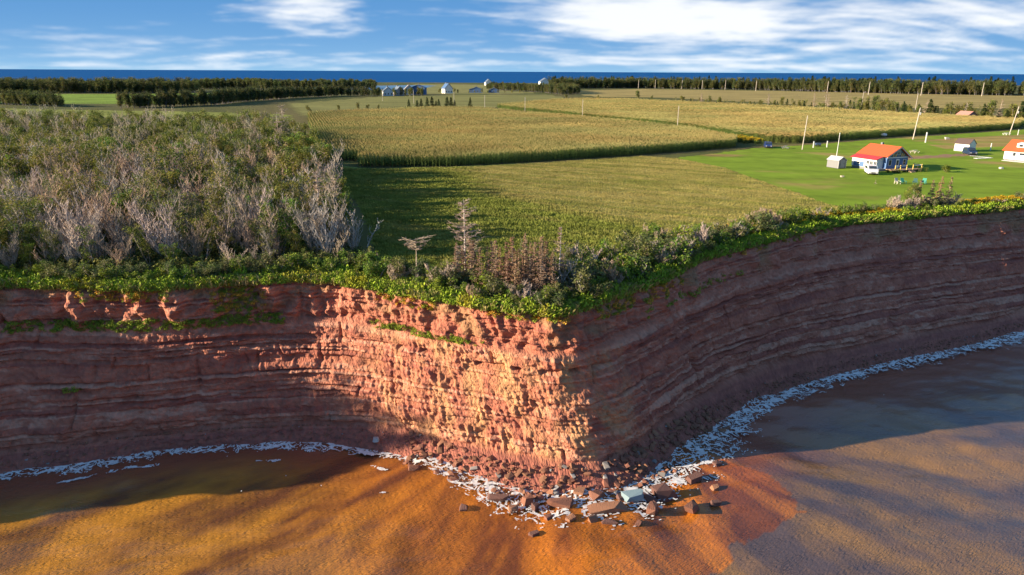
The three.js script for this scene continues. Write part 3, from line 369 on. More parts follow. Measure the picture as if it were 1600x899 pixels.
// ------------------------------------------------------------------ the wood on the left
const WOOD = [[-15.5, -70], [-20, -82], [-24.5, -96], [-40, -145], [-53, -178], [-66, -212], [-118, -232], [-205, -222], [-130, -125], [-85, -75], [-84, -46.5], [-64.5, -48.5], [-60, -58], [-50, -66.5], [-36, -66.8], [-24, -68.5]];
{
  const R = rng(21), spots = [];
  for (let z = -46; z > -235;) { const st = z > -112 ? 2.25 : z > -150 ? 2.6 : 3.1; for (let x = -205; x < -12; x += st) { const X = x + (R() - 0.5) * st * 0.95, Z = z + (R() - 0.5) * st * 0.95; const dep = -Z * 0.953 + 6; if (X < -0.75 * dep - (Z > -70 ? 42 : 6) || !inPoly(WOOD, X, Z) || (Z > -64.5 && X > -61)) continue; spots.push([X, Z, R(), R(), R()]); } z -= st * 0.95; }
  spots.sort((a, b) => Math.hypot(a[0], a[1]) - Math.hypot(b[0], b[1]));
  const count = { bare_tree: 0, leafy_tree: 0, half_leafy_tree: 0 }, rest = { bare_tree: [], leafy_tree: [] };
  for (const [x, z, a, b, c] of spots) {
    const back = sstep(-95, -165, z), nearEdge = x > (z + 70) * 0.33 - 22, m = a + 0.75 * n3(x * 0.09, z * 0.09, 4) - 0.36 * back - 0.07 - (nearEdge && z < -100 ? 0.25 : 0), kind = m > 0.5 ? 'bare_tree' : m > 0.28 ? 'half_leafy_tree' : 'leafy_tree';
    const edgeZ = edgeAt(x) - z, low = edgeZ < 8 ? mix(0.5, 1, clamp((edgeZ - 3) / 6)) : 1, hidden = x < -0.75 * (-z * 0.953 + 6) - 3, h = hidden && z > -72 ? 0.6 + b * 0.2 : (0.6 + Math.pow(b, 1.4) * 0.62) * low * (kind === 'leafy_tree' ? 0.95 : 1) * (z < -100 ? 1.15 : 1);
    // hidden: stands beyond the left of the picture and shades the cliff
    if (count[kind] < 290) {
      count[kind]++;
      const looks = { bare_tree: ['grey', 'tan', 'silver', 'grey'][Math.floor(c * 97) % 7 % 4] + ' leafless tree', leafy_tree: 'olive green leafy tree', half_leafy_tree: 'thin sparsely leaved tree' }[kind];
      const px = x / (-z * 0.953 + 6), third = hidden || nearEdge ? '' : px < -0.5 ? ', left third' : px < -0.33 ? ', middle third' : ', right third', size = h > 1.0 ? 'tall ' : h < 0.82 ? 'low ' : '';
      const where = hidden ? 'on the headland beyond the wood' : nearEdge ? 'on the side of the wood facing the cornfield' : z > -74 ? 'in the front row above the cliff' : z > -92 ? 'behind the front row of the wood' : 'deep in the middle of the wood';
      plant(kind, Math.floor(c * 97), x, z, h, c * 40, `${size}${looks} ${where}${third}`, 'tree', `${size}${looks}s ${where}${third}`);
    } else (rest[kind] ?? rest.bare_tree).push([x, 15, z, c * 40, h, h, [0.85 + 0.3 * a, 0.9 + 0.2 * b, 0.85 + 0.2 * c]]);
  }
  instanced('wood_canopy', whole('leafy_tree', 1), leafMat, rest.leafy_tree.filter((_, i) => i % 2), 'olive green canopy at the back of the wood', 'wood');
  instanced('wood_canopy', whole('leafy_tree', 4), leafMat, rest.leafy_tree.filter((_, i) => i % 2 === 0), 'yellow-green canopy at the back of the wood', 'wood');
  instanced('wood_thicket', whole('bare_tree', 4), twigMat, rest.bare_tree, 'bare grey thicket at the back of the wood', 'wood');
  console.log('wood', spots.length, JSON.stringify(count), rest.leafy_tree.length, rest.bare_tree.length);
  // undergrowth between the stems
  const u = []; for (let k = 0; k < 3400; k++) { const z = -66 - 60 * Math.pow(R(), 1.3), x = -100 + R() * 86; if (inPoly(WOOD, x, z) && x > -0.75 * (-z * 0.953 + 6) - 3) { const s = 0.7 + R() * 0.9, t = 0.6 + 0.5 * R(); u.push([x, 15, z, R() * 6.28, s, s, [t, t * 1.05, t * 0.9]]); } }
  const cl = []; const Rg = rng(4); for (let k = 0; k < 8; k++) cl.push([(Rg() - 0.5) * 0.9, 0.25 + Rg() * 0.7, (Rg() - 0.5) * 0.9]);
  instanced('undergrowth', leafClumps(new Geo(), Rg, cl, 12, 0.35, 0.2, DARK.concat(OLIVE)).build(), leafMat, u, 'dark leafy undergrowth between the trunks of the wood', 'undergrowth');
}

// ------------------------------------------------------------------ single dead trees
plant('dead_spruce', 0, -4.6, -65.2, 1.02, 0.3, 'tallest dead spruce, bare and grey, standing alone before the shaded meadow', 'dead tree', null, { name: 'dead_spruce' });
{ const R = rng(61), [t, b] = conifer(R, 4.6, TAN, { r0: 0.11, from: 0.72, reach: 0.34, flat: 1, whorls: 7, per: 6, twigs: 10, droop: 0.0, needle: 1, ncol: RUST, nsize: 0.12, tcol: [0.36, 0.29, 0.22] }); const g = thing('dead_pine', 'small flat-topped dead pine with a bare pale trunk at the cliff edge', 'dead tree', null, -9.4, 15, -64.4); part('trunk', t, twigMat, g); part('branches', b, twigMat, g); }
{ const R = rng(62), s = stems(R, 4.6, 1, 0.1, 2, [0.55, 0.53, 0.5]), g = thing('dead_snag', 'white leafless snag leaning over the shaded meadow', 'dead tree', null, -17.2, 15, -78.5); g.rotation.z = -0.35; part('trunk', s.wood.build(), twigMat, g); part('twigs', twigsOf(R, s.fine, 5, [0.5, 0.48, 0.45]).build(), twigMat, g); }
plant('dead_spruce', 1, -21.2, -80.5, 0.98, 1.3, 'outer of two tall dead spruces at the corner of the wood', 'dead tree');
plant('dead_spruce', 3, -24.0, -83.5, 1.02, 2.3, 'inner of two tall dead spruces at the corner of the wood', 'dead tree');
plant('dead_spruce', 2, 4.4, -61.2, 0.80, 0.9, 'silver dead spruce with stubby branches at the end of the rusty thicket', 'dead tree', null, { wide: 0.8 });
plant('dead_spruce', 1, -54, -160, 1.15, 0.9, 'dead spruce on the edge of the wood beside the shaded corn', 'dead tree');
plant('dead_spruce', 3, -58, -172, 1.25, 0.2, 'farther dead spruce on the edge of the wood beside the corn', 'dead tree');
plant('dead_spruce', 0, -64, -195, 1.35, 0.2, 'dead spruce rising above the far corner of the wood', 'dead tree');
{ const R = rng(33); const at = [[-5.3, -62.6], [-4.0, -63.4], [-3.0, -61.6], [-2.4, -63.6], [-1.6, -61.4], [-1.2, -62.8], [-0.5, -60.9], [0.0, -62.2], [0.6, -60.2], [1.0, -61.6], [1.7, -60.0], [2.1, -61.4], [2.6, -59.6], [3.1, -60.8], [-0.6, -64.2], [1.2, -63.6], [-2.0, -65.0], [2.8, -62.6], [0.3, -59.6], [-3.8, -64.8], [3.6, -59.4], [-4.8, -64.2]];
  at.forEach(([x, z], i) => plant('rusty_spruce', i, x, z, 0.62 + 0.4 * R(), R() * 6, 'rusty brown dying young spruce in the thicket at the cliff corner', 'spruce', 'rusty spruces at the cliff corner'));
  [[1.6, -64.6], [3.0, -64.2], [4.4, -63.0], [5.2, -61.4], [0.2, -65.2]].forEach(([x, z], i) => plant('half_leafy_tree', i, x, z, 0.5 + 0.14 * R(), R() * 6, 'small olive tree behind the rusty spruces at the corner', 'tree', 'small trees behind the rusty spruces'));
  [[62.0, -103.5], [64.2, -104], [66.2, -105.2], [67.5, -105.0], [58.0, -101.9], [59.6, -102.6], [60.8, -102.6], [56.9, -101.4], [58.8, -102.9], [65.4, -104.9], [68.4, -105.8], [63.2, -104.6]].forEach(([x, z], i) => plant(i < 4 ? 'rusty_spruce' : 'dead_shrub', i, x, z, i < 4 ? 0.75 + 0.2 * R() : 1.2, R() * 6, i < 4 ? 'brown dying spruce in the clump on the cliff edge below the cottage' : 'bare tan bush in the clump on the cliff edge below the cottage', i < 4 ? 'spruce' : 'bush', i < 4 ? 'brown spruces below the cottage' : 'bare bushes below the cottage'));
  plant('leafy_tree', 2, 61.2, -103.6, 0.62, 1, 'dark leafy small tree in the clump on the cliff edge below the cottage', 'tree');
}
// ------------------------------------------------------------------ shrubs along the cliff edge
{
  const R = rng(44), vis = cliffTop.filter(t => t[3].u > 5.6 && t[3].u < 27);
  const groups = [[5.6, 9.6, 'green bush on the cliff edge in front of the wood', 'bushes in front of the wood', 34, [1.0, 3.8], 0], [9.6, 12.2, 'leafy bush on the cliff edge at the corner of the wood', 'bushes at the corner of the wood', 24, [1.0, 4.8], 0], [12.2, 15, 'bright bush on the cliff edge before the shaded meadow', 'bushes before the shaded meadow', 26, [0.9, 5.0], 0.1], [15, 17.2, 'bush under the rusty spruces at the cliff corner', 'bushes under the rusty spruces', 18, [0.7, 4.0], 0.1],
    [17.2, 20.2, 'grey-green bush in the dense thicket beyond the cliff corner', 'bushes of the thicket beyond the corner', 78, [0.8, 8.0], 0.3], [20.2, 21.8, 'grey-green bush of the edge hedge beside the mown meadow', 'bushes beside the mown meadow', 44, [0.8, 6.0], 0.28], [21.8, 24.4, 'low bush on the cliff edge below the lawn', 'bushes below the lawn', 20, [1.0, 4.0], 0.15], [24.4, 27, 'green bush at the far end of the cliff edge', 'bushes at the far end of the cliff edge', 14, [1.0, 4.0], 0.1]];
  for (const [u0, u1, label, group, n, d, dead] of groups) { const seg = vis.filter(t => t[3].u >= u0 && t[3].u < u1); for (let k = 0; k < n; k++) { const t = seg[Math.floor((k + R()) / n * seg.length * 0.999)], w = mix(d[0], d[1], R()), x = t[0] - t[3].n[0] * w, z = t[2] - t[3].n[1] * w, isDead = R() < dead, big = u0 === 17.2 ? 1.55 : u0 === 20.2 ? 1.35 : u0 < 15 && u0 > 9 ? 1.25 : 1.05; const v = Math.floor(R() * 60), hh = (0.55 + R() * 0.6) * big, sz = hh > big * 0.95 ? 'tall ' : hh < big * 0.72 ? 'low ' : '', lk = sz + (isDead ? 'leafless bush' : v % 2 ? 'fresh green bush' : 'grey-green bush'), tail = label.slice(label.indexOf('bush') + 4); plant(isDead ? 'dead_shrub' : 'shrub', v, x, z, hh, R() * 6, lk + tail, 'bush', lk + ': ' + group); } }
}
// ------------------------------------------------------------------ ground cover, weeds, flowers, grass
{
  const R = rng(70), cl = [], pts = []; for (let k = 0; k < 7; k++) pts.push([(R() - 0.5) * 0.7, 0.12 + R() * 0.3, (R() - 0.5) * 0.7]);
  const clump = leafClumps(new Geo(), R, pts, 9, 0.24, 0.19, FRESH, 0.1).build();
  const vis = cliffTop.filter(t => t[3].u > 5 && t[3].u < 27.3);
  for (let k = 0; k < 9000; k++) { const t = vis[Math.floor(R() * vis.length)], u = t[3].u, w = mix(-0.35, (u < 12 ? 4.2 : u < 20 ? 3.8 : 3.0) * (u > 19 ? 0.75 + 1.2 * n3(t[3].s * 0.11, 77) : 1), Math.pow(R(), 1.25)), x = t[0] - t[3].n[0] * w, z = t[2] - t[3].n[1] * w, s = 0.55 + R() * 0.75, g = 0.92 + 0.5 * fbm(x * 0.4, z * 0.4, 3, 3) + R() * 0.25, yel = sstep(0.1, 0.4, fbm(x * 0.25, z * 0.25, 9, 3) + 0.1), dark = sstep(16.5, 18, u); cl.push([x, 15 - (w < 0 ? -w * 0.9 : 0), z, R() * 6.28, s, s * (0.6 + R() * R() * 1.5), [mix(g * mix(1.05, 1.6, yel), g * 0.9, dark * 0.6), g * 1.15, g * 0.9]]); }
  // creepers on the ledge and down the crown of the left cliff, tufts further along
  const spill = [[6.0, 10.4, 0.70, 0.76, 520], [9.3, 10.2, 0.78, 1.0, 260], [7.2, 8.6, 0.90, 1.0, 160], [12.2, 13.6, 0.90, 1, 110], [12.0, 14.8, 0.715, 0.75, 120], [17.3, 19.6, 0.86, 1.0, 260], [18.6, 20.6, 0.76, 0.82, 60], [20.4, 22, 0.93, 1, 120], [6.9, 7.2, 0.42, 0.44, 10], [14.8, 16.4, 0.93, 1.0, 120]];
  for (const [u0, u1, v0, v1, n] of spill) { const seg = COL.filter(c => c.u >= u0 && c.u < u1); for (let k = 0; k < n; k++) { const c = seg[Math.floor(R() * seg.length)]; if (fbm(c.s * 0.3, k % 3, u0, 2) < -0.12) continue; const q = cliffPoint(c, mix(v0, v1, R())), s = 0.35 + R() * 0.4, g = 0.8 + R() * 0.4, dry = v0 > 0.77 && R() < 0.55 ? 1 : 0; cl.push([q.x, q.y, q.z, R() * 6.28, s, s, dry ? [g * 2.6, g * 1.15, g * 1.4] : [g, g, g], 0.4 * R(), 0.4 * R()]); } }
  instanced('ground_cover', clump, vcol(0.8), cl, 'bright green low plants carpeting the edge and ledges of the cliff', 'ground cover');
  // goldenrod
  const gp = new Geo(), Rg = rng(3); for (let k = 0; k < 9; k++) { const x = (Rg() - 0.5) * 0.6, z = (Rg() - 0.5) * 0.6, h = 0.5 + Rg() * 0.35; gp.stick([x * 0.7, 0, z * 0.7], [x, h, z], 0.012, 0.008, [0.1, 0.16, 0.03], 3); for (let q = 0; q < 4; q++) gp.leaf(x + (Rg() - 0.5) * 0.14, h + (Rg() - 0.3) * 0.12, z + (Rg() - 0.5) * 0.14, 0.17, Rg, [0.62, 0.40, 0.015], 0.5); for (let q = 0; q < 3; q++) gp.leaf(x, h * Rg(), z, 0.15, Rg, [0.1, 0.16, 0.03], 0.5); }
  const gl = []; const patch = [[19.6, 20.2, 3.4, 4.6, 60], [18.0, 18.9, 5.0, 7.0, 90], [20.9, 22.2, 1.6, 3.8, 260], [22.3, 23.3, 1.4, 3.4, 220], [24.7, 26.8, 1.6, 4.2, 360], [17.6, 19.4, 5.5, 7.5, 120], [20.2, 21.0, 5.0, 6.2, 60], [16.8, 17.6, 6.0, 8, 50]];
  for (const [u0, u1, w0, w1, n] of patch) { const seg = vis.filter(t => t[3].u >= u0 && t[3].u < u1); for (let k = 0; k < n; k++) { const t = seg[Math.floor(R() * seg.length)], w = mix(w0, w1, R()), s = 0.8 + R() * 0.5; gl.push([t[0] - t[3].n[0] * w, 15, t[2] - t[3].n[1] * w, R() * 6, s, s, [1, 0.9 + 0.2 * R(), 1]]); } }
  for (let k = 0; k < 900; k++) { const t = Math.pow(R(), 0.8), x = mix(26, 71, t) + (R() - 0.5) * mix(3, 9, t), z = mix(-302, -206, t) + (R() - 0.5) * 6, s = 1.2 + R() * 0.9; if (inPoly(CORN1, x, z) || inPoly(CORN2, x, z)) continue; gl.push([x, 15, z, R() * 6, s, s, [0.8, 0.75 + 0.3 * R(), 1]]); }
  instanced('goldenrod', gp.build(), leafMat, gl, 'patches of yellow goldenrod along the cliff edge and between the cornfields', 'flowers');
  // long grass of the meadow and stubble
  const tg = new Geo(), Rt = rng(12); for (let k = 0; k < 9; k++) { const a = Rt() * 6.28, h = 0.25 + Rt() * 0.3, x = (Rt() - 0.5) * 0.35, z = (Rt() - 0.5) * 0.35, l = 0.1 + Rt() * 0.22, w = 0.022, px = -Math.sin(a) * w, pz = Math.cos(a) * w, v = 0.8 + Rt() * 0.4, c = [v, v, v]; const p0 = tg.v(x - px, 0, z - pz, c), p1 = tg.v(x + px, 0, z + pz, c), p2 = tg.v(x + Math.cos(a) * l * 0.4 + px, h * 0.7, z + Math.sin(a) * l * 0.4 + pz, c), p3 = tg.v(x + Math.cos(a) * l, h, z + Math.sin(a) * l, c); tg.i.push(p0, p1, p2, p0, p2, p3); }
  const tl = []; for (let k = 0; k < 210000; k++) { const z = -60 - 112 * Math.pow(R(), 1.2), x = -40 + 92 * R(); if (!inPoly(MEADOW, x, z)) continue; const m = mown(x, z), st = fbm(x * 0.06 + z * 0.03, z * 0.35 - x * 0.2, 5, 4), d = clamp(m * 0.72 + 1.4 * st + 0.5 * fbm(x * 0.03, z * 0.09, 61, 3) + 0.3 * (R() - 0.5)), v = 0.8 + 0.5 * R() + 0.5 * fbm(x * 0.2, z * 0.2, 4, 3), s = mix(0.8, 0.36, m) * (0.7 + R() * 0.6); tl.push([x, 15, z, R() * 6.28, s * 1.3, s * (1 + 1.2 * fbm(x * 0.3, z * 0.5, 8, 3)), [mix(0.20, 0.36, d) * v, mix(0.225, 0.30, d) * v, mix(0.045, 0.10, d) * v]]); }
  for (let k = 0; k < 9000; k++) { const t = vis[Math.floor(R() * vis.length)], w = -0.3 + 3.4 * Math.pow(R(), 1.4), s = 0.9 + R() * 0.9, d = clamp(0.5 + 1.4 * fbm(t[3].s * 0.15, w * 0.4, 31, 3) + 0.4 * (R() - 0.5)), v = 0.8 + 0.4 * R(); tl.push([t[0] - t[3].n[0] * w, 15 + Math.min(0, w), t[2] - t[3].n[1] * w, R() * 6.28, s * 1.2, s, [mix(0.2, 0.4, d) * v, mix(0.235, 0.32, d) * v, mix(0.045, 0.13, d) * v]]); }
  instanced('grass', tg.build(), vcol(0.85), tl, 'long green and straw-coloured grass of the meadow and cliff edge', 'grass');
}
// ------------------------------------------------------------------ corn
{
  const mk = (seed, n, len) => { const g = new Geo(), R = rng(seed); for (let k = 0; k < n; k++) { const z0 = (k + 0.5) / n * len - len / 2, x0 = (R() - 0.5) * 0.12, h = 2.1 + R() * 0.3, G = [0.15, 0.20, 0.05], Y = [0.24, 0.235, 0.06], T = [0.40, 0.32, 0.13]; g.stick([x0, 0, z0], [x0, h, z0], 0.022, 0.014, G, 3); for (let q = 0; q < 7; q++) { const y = h * (0.25 + 0.72 * q / 7), a = R() * 6.28, l = 0.45 + R() * 0.25, ca = Math.cos(a), sa = Math.sin(a), w = 0.05, t = q / 6, c = mixv(G, Y, t * t), b = [x0 + ca * l * 0.55, y + l * 0.42, z0 + sa * l * 0.55], e = [x0 + ca * l, y + l * 0.05, z0 + sa * l]; const p0 = g.v(x0, y, z0, c), p1 = g.v(b[0] - sa * w, b[1], b[2] + ca * w, c), p2 = g.v(b[0] + sa * w, b[1], b[2] - ca * w, c), p3 = g.v(e[0], e[1], e[2], c); g.i.push(p0, p1, p2, p1, p3, p2); } for (let q = 0; q < 4; q++) { const a = R() * 6.28; g.stick([x0, h - 0.02, z0], [x0 + Math.cos(a) * 0.14, h + 0.3 + R() * 0.12, z0 + Math.sin(a) * 0.14], 0.016, 0.011, T, 3); } } return g.build(); };
  const R = rng(90), rowDir = [-0.305, -0.952], turn = Math.atan2(rowDir[0], rowDir[1]);
  const fill = (poly, rowGap, step, ok, out, size = 1) => { const px = -rowDir[1], pz = rowDir[0]; const x0 = Math.min(...poly.map(p => p[0])), x1 = Math.max(...poly.map(p => p[0])), z0 = Math.min(...poly.map(p => p[1])), z1 = Math.max(...poly.map(p => p[1])), D = Math.hypot(x1 - x0, z1 - z0), cx = (x0 + x1) / 2, cz = (z0 + z1) / 2; for (let a = -D / 2; a < D / 2; a += rowGap) for (let b = -D / 2; b < D / 2; b += step) { const j = (R() - 0.5) * step * 0.4, x = cx + px * a + rowDir[0] * (b + j), z = cz + pz * a + rowDir[1] * (b + j); if (!inPoly(poly, x, z) || !ok(x, z)) continue; const f = fbm(x * 0.03, z * 0.05, 3, 4), v = 0.78 + 0.4 * R() + 0.6 * f, s = (0.84 + R() * 0.3 + 0.15 * f) * size, ye = 0.96 + 0.4 * fbm(x * 0.025, z * 0.06, 14, 4); out.push([x + (R() - 0.5) * 0.1, groundY(z), z, turn + (R() < 0.5 ? Math.PI : 0), size, s, [v * ye, v, v * 0.95]]); } };
  const near = [], mid = [], two = [];
  fill(CORN1, 0.76, 0.6, (x, z) => z > -235, near);
  fill(CORN1, 1.0, 1.1, (x, z) => z <= -235, mid, 1.0);
  fill(CORN2, 1.0, 1.1, (x, z) => z > -330, two, 1.0);
  fill(CORN2, 1.6, 1.8, (x, z) => z <= -330, two, 1.0);
  console.log('corn', near.length, mid.length, two.length);
  const cm = vcol(0.8);
  instanced('corn', mk(1, 3, 0.6), cm, near, 'rows of ripening corn in the nearer field, shaded beside the wood', 'corn');
  instanced('corn', mk(2, 5, 1.1), cm, mid, 'golden tops of corn at the back of the nearer field', 'corn');
  instanced('corn', mk(3, 6, 1.3), cm, two, 'ripening corn in the field behind the utility poles', 'corn');
}
// ------------------------------------------------------------------ far woods, hedges and single trees
{
  const R = rng(120), gR = protos.round_tree.map((_, i) => whole('round_tree', i)), gS = whole('green_spruce', 0);
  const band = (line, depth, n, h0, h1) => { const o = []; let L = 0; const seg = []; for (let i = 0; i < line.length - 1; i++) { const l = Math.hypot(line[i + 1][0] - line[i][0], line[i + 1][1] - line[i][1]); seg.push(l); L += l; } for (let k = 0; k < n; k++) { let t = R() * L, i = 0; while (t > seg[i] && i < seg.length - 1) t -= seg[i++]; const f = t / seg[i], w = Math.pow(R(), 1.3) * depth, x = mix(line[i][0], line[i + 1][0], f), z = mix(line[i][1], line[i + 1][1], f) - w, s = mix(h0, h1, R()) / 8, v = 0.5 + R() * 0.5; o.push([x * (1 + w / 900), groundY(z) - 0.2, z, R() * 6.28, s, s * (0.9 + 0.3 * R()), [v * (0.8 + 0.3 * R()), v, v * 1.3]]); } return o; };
  const woods = [
    ['far_wood', band([[-560, -690], [-475, -690], [-374, -700], [-330, -730]], 120, 700, 9, 13), 0, 'far wood behind the bright green field', 'wood'],
    ['far_wood', band([[-398, -890], [-377, -1010], [-313, -900], [-184, -960]], 160, 700, 9, 13), 1, 'long far wood in front of the sea beside the bay', 'wood'],
    ['far_treeline', band([[-215, -385], [-200, -400], [-183, -428], [-188, -481], [-180, -568], [-159, -645], [-121, -640]], 16, 420, 5, 9), 2, 'dense treeline behind the wood, running towards the bay houses', 'treeline'],
    ['far_treeline', band([[-345, -440], [-300, -420], [-255, -395]], 14, 120, 5, 8), 0, 'short dark treeline behind the back of the wood', 'treeline'],
    ['far_wood', band([[-38, -1030], [34, -830], [50, -720], [72, -775], [57, -1080]], 60, 420, 7, 11), 3, 'dark wood at the near end of the far shore', 'wood'],
    ['far_wood', band([[57, -1110], [214, -1215], [385, -1085], [460, -870], [570, -800], [700, -760]], 80, 1500, 10, 15.5), 0, 'tall mixed wood along the far edge of the golden field', 'wood'],
    ['far_wood', band([[60, -1150], [214, -1255], [385, -1125], [465, -910], [580, -835], [720, -790]], 60, 200, 13, 19), -1, 'taller spruces rising from the far wood', 'wood']];
  for (const [name, list, v, label, cat] of woods) instanced(name, v < 0 ? gS : gR[v], leafMat, list, label, cat);
  const hl = [[110, -509], [133, -477], [163, -450], [177, -424], [189, -401], [193, -367], [196, -337], [203, -319], [207, -299], [213, -285]];
  for (let i = 0; i < 150; i++) { const t = Math.pow((i + 0.5) / 150, 0.85) * (hl.length - 1), k = Math.min(hl.length - 2, Math.floor(t)), p = hl[k], q = hl[k + 1], x = mix(p[0], q[0], t - k) + (R() - 0.5) * 4 + 2, z = mix(p[1], q[1], t - k) + (R() - 0.5) * 4, kind = R() < 0.07 ? 'dead_spruce' : R() < 0.2 ? 'green_spruce' : R() < 0.5 ? 'leafy_tree' : 'round_tree'; const what = { dead_spruce: 'bare dead spruce', green_spruce: 'dark green spruce', leafy_tree: 'olive leafy tree', round_tree: 'rounded green tree' }[kind], where = z < -420 ? 'at the thin end of the hedgerow behind the corn' : 'in the hedgerow between the cornfield and golden field'; plant(kind, Math.floor(R() * 50), x, z, kind === 'dead_spruce' ? 0.9 + R() * 0.5 : (z < -400 ? 0.4 : 0.6) + R() * R() * 0.7, R() * 6, `${what} ${where}`, 'tree', `${what}s ${where}`); }
  const spr = [[-59.6, -404, 0.75], [-55.2, -406, 0.7], [-52.8, -406, 0.8], [-50.4, -414, 0.9], [-47.6, -415, 0.95], [-45.2, -415, 0.6], [-43.4, -413, 0.75], [-38.9, -416, 0.95], [-36.6, -417, 0.9], [-34.4, -416, 0.65]];
  spr.forEach(([x, z, h], i) => plant('green_spruce', i, x, z, h * 0.85, i, 'dark spruce in the cluster behind the cornfield', 'spruce', 'dark spruces behind the cornfield', { wide: 1.1 }));
  plant('green_spruce', 1, -25.3, -418, 0.75, 2, 'lone dark spruce beside the spruce cluster behind the cornfield', 'spruce');
  [[-97.6, -338, 0.5, 'single round bush at the far corner of the cornfield by the wood'], [-90, -364, 0.42, 'wide dark bush behind the far edge of the cornfield'], [-83.4, -379, 0.5, 'tallest of the bushes behind the far edge of the cornfield'], [-78.5, -380, 0.42, 'middle bush behind the far edge of the cornfield'], [-73.2, -381, 0.35, 'smallest bush behind the far edge of the cornfield'], [101.6, -578, 0.95, 'lone tall round tree on the edge of the golden field'], [108.5, -552, 0.5, 'low round tree beside the lone tall tree'], [44, -588, 0.55, 'bushy tree at the end of the far wood'], [67, -560, 0.5, 'bushy tree between the far wood and the lone tree']].forEach(([x, z, h, l], i) => plant('round_tree', i, x, z, h, i, l, 'tree', null, { wide: 1.15 }));
  plant('shrub', 1, 92.2, -145.4, 1.1, 0, 'single round bush on the lawn beside the house shadow', 'bush');
}
// ------------------------------------------------------------------ buildings
const WHITE = std(0.74, 0.73, 0.70, 0.7), BLUE = std(0.075, 0.155, 0.33, 0.7), ROOF = std(0.62, 0.105, 0.03, 0.55), ROOF2 = std(0.50, 0.045, 0.05, 0.55), GLASS = std(0.03, 0.04, 0.055, 0.08), WOODM = std(0.36, 0.24, 0.15, 0.85), YELLOW = std(0.62, 0.42, 0.10, 0.7), GREYM = std(0.20, 0.20, 0.21, 0.8), PALE = std(0.45, 0.45, 0.46, 0.7), BLACK = std(0.02, 0.02, 0.022, 0.6), DARKROOF = std(0.10, 0.065, 0.055, 0.9), STEEL = std(0.6, 0.6, 0.6, 0.35, { metalness: 0.6 });
function prism(pts, z0, z1) { // outline in x,y drawn out along z
  const s = new THREE.Shape(pts.map(p => new THREE.Vector2(...p))), g = new THREE.ExtrudeGeometry(s, { depth: z1 - z0, bevelEnabled: false }); g.translate(0, 0, z0); return g;
}
function slab(x0, y0, x1, y1, z0, z1, t) { const l = Math.hypot(x1 - x0, y1 - y0), nx = -(y1 - y0) / l * t, ny = (x1 - x0) / l * t; return prism([[x0, y0], [x1, y1], [x1 + nx, y1 + ny], [x0 + nx, y0 + ny]], z0, z1); }
function windowOn(parent, axis, at, a, b, y0, y1, out, panes = 1) { // axis 'x': on a wall of constant x, from a to b along z
  const t = 0.07, f = new Geo(), q = (u0, u1, v0, v1, d0, d1) => axis === 'x' ? [Math.min(at + out * d0, at + out * d1), Math.max(at + out * d0, at + out * d1), v0, v1, u0, u1] : [u0, u1, v0, v1, Math.min(at + out * d0, at + out * d1), Math.max(at + out * d0, at + out * d1)];
  f.box(...q(a, b, y0 - t, y0, 0, 0.06)).box(...q(a, b, y1, y1 + t, 0, 0.06)).box(...q(a - t, a, y0 - t, y1 + t, 0, 0.06)).box(...q(b, b + t, y0 - t, y1 + t, 0, 0.06));
  for (let i = 1; i < panes; i++) { const m = mix(a, b, i / panes); f.box(...q(m - 0.025, m + 0.025, y0, y1, 0.021, 0.05)); }
  const m = part('window', f.build(), WHITE, parent); part('pane', box(...q(a, b, y0, y1, 0.003, 0.02)), GLASS, m); return m;
}
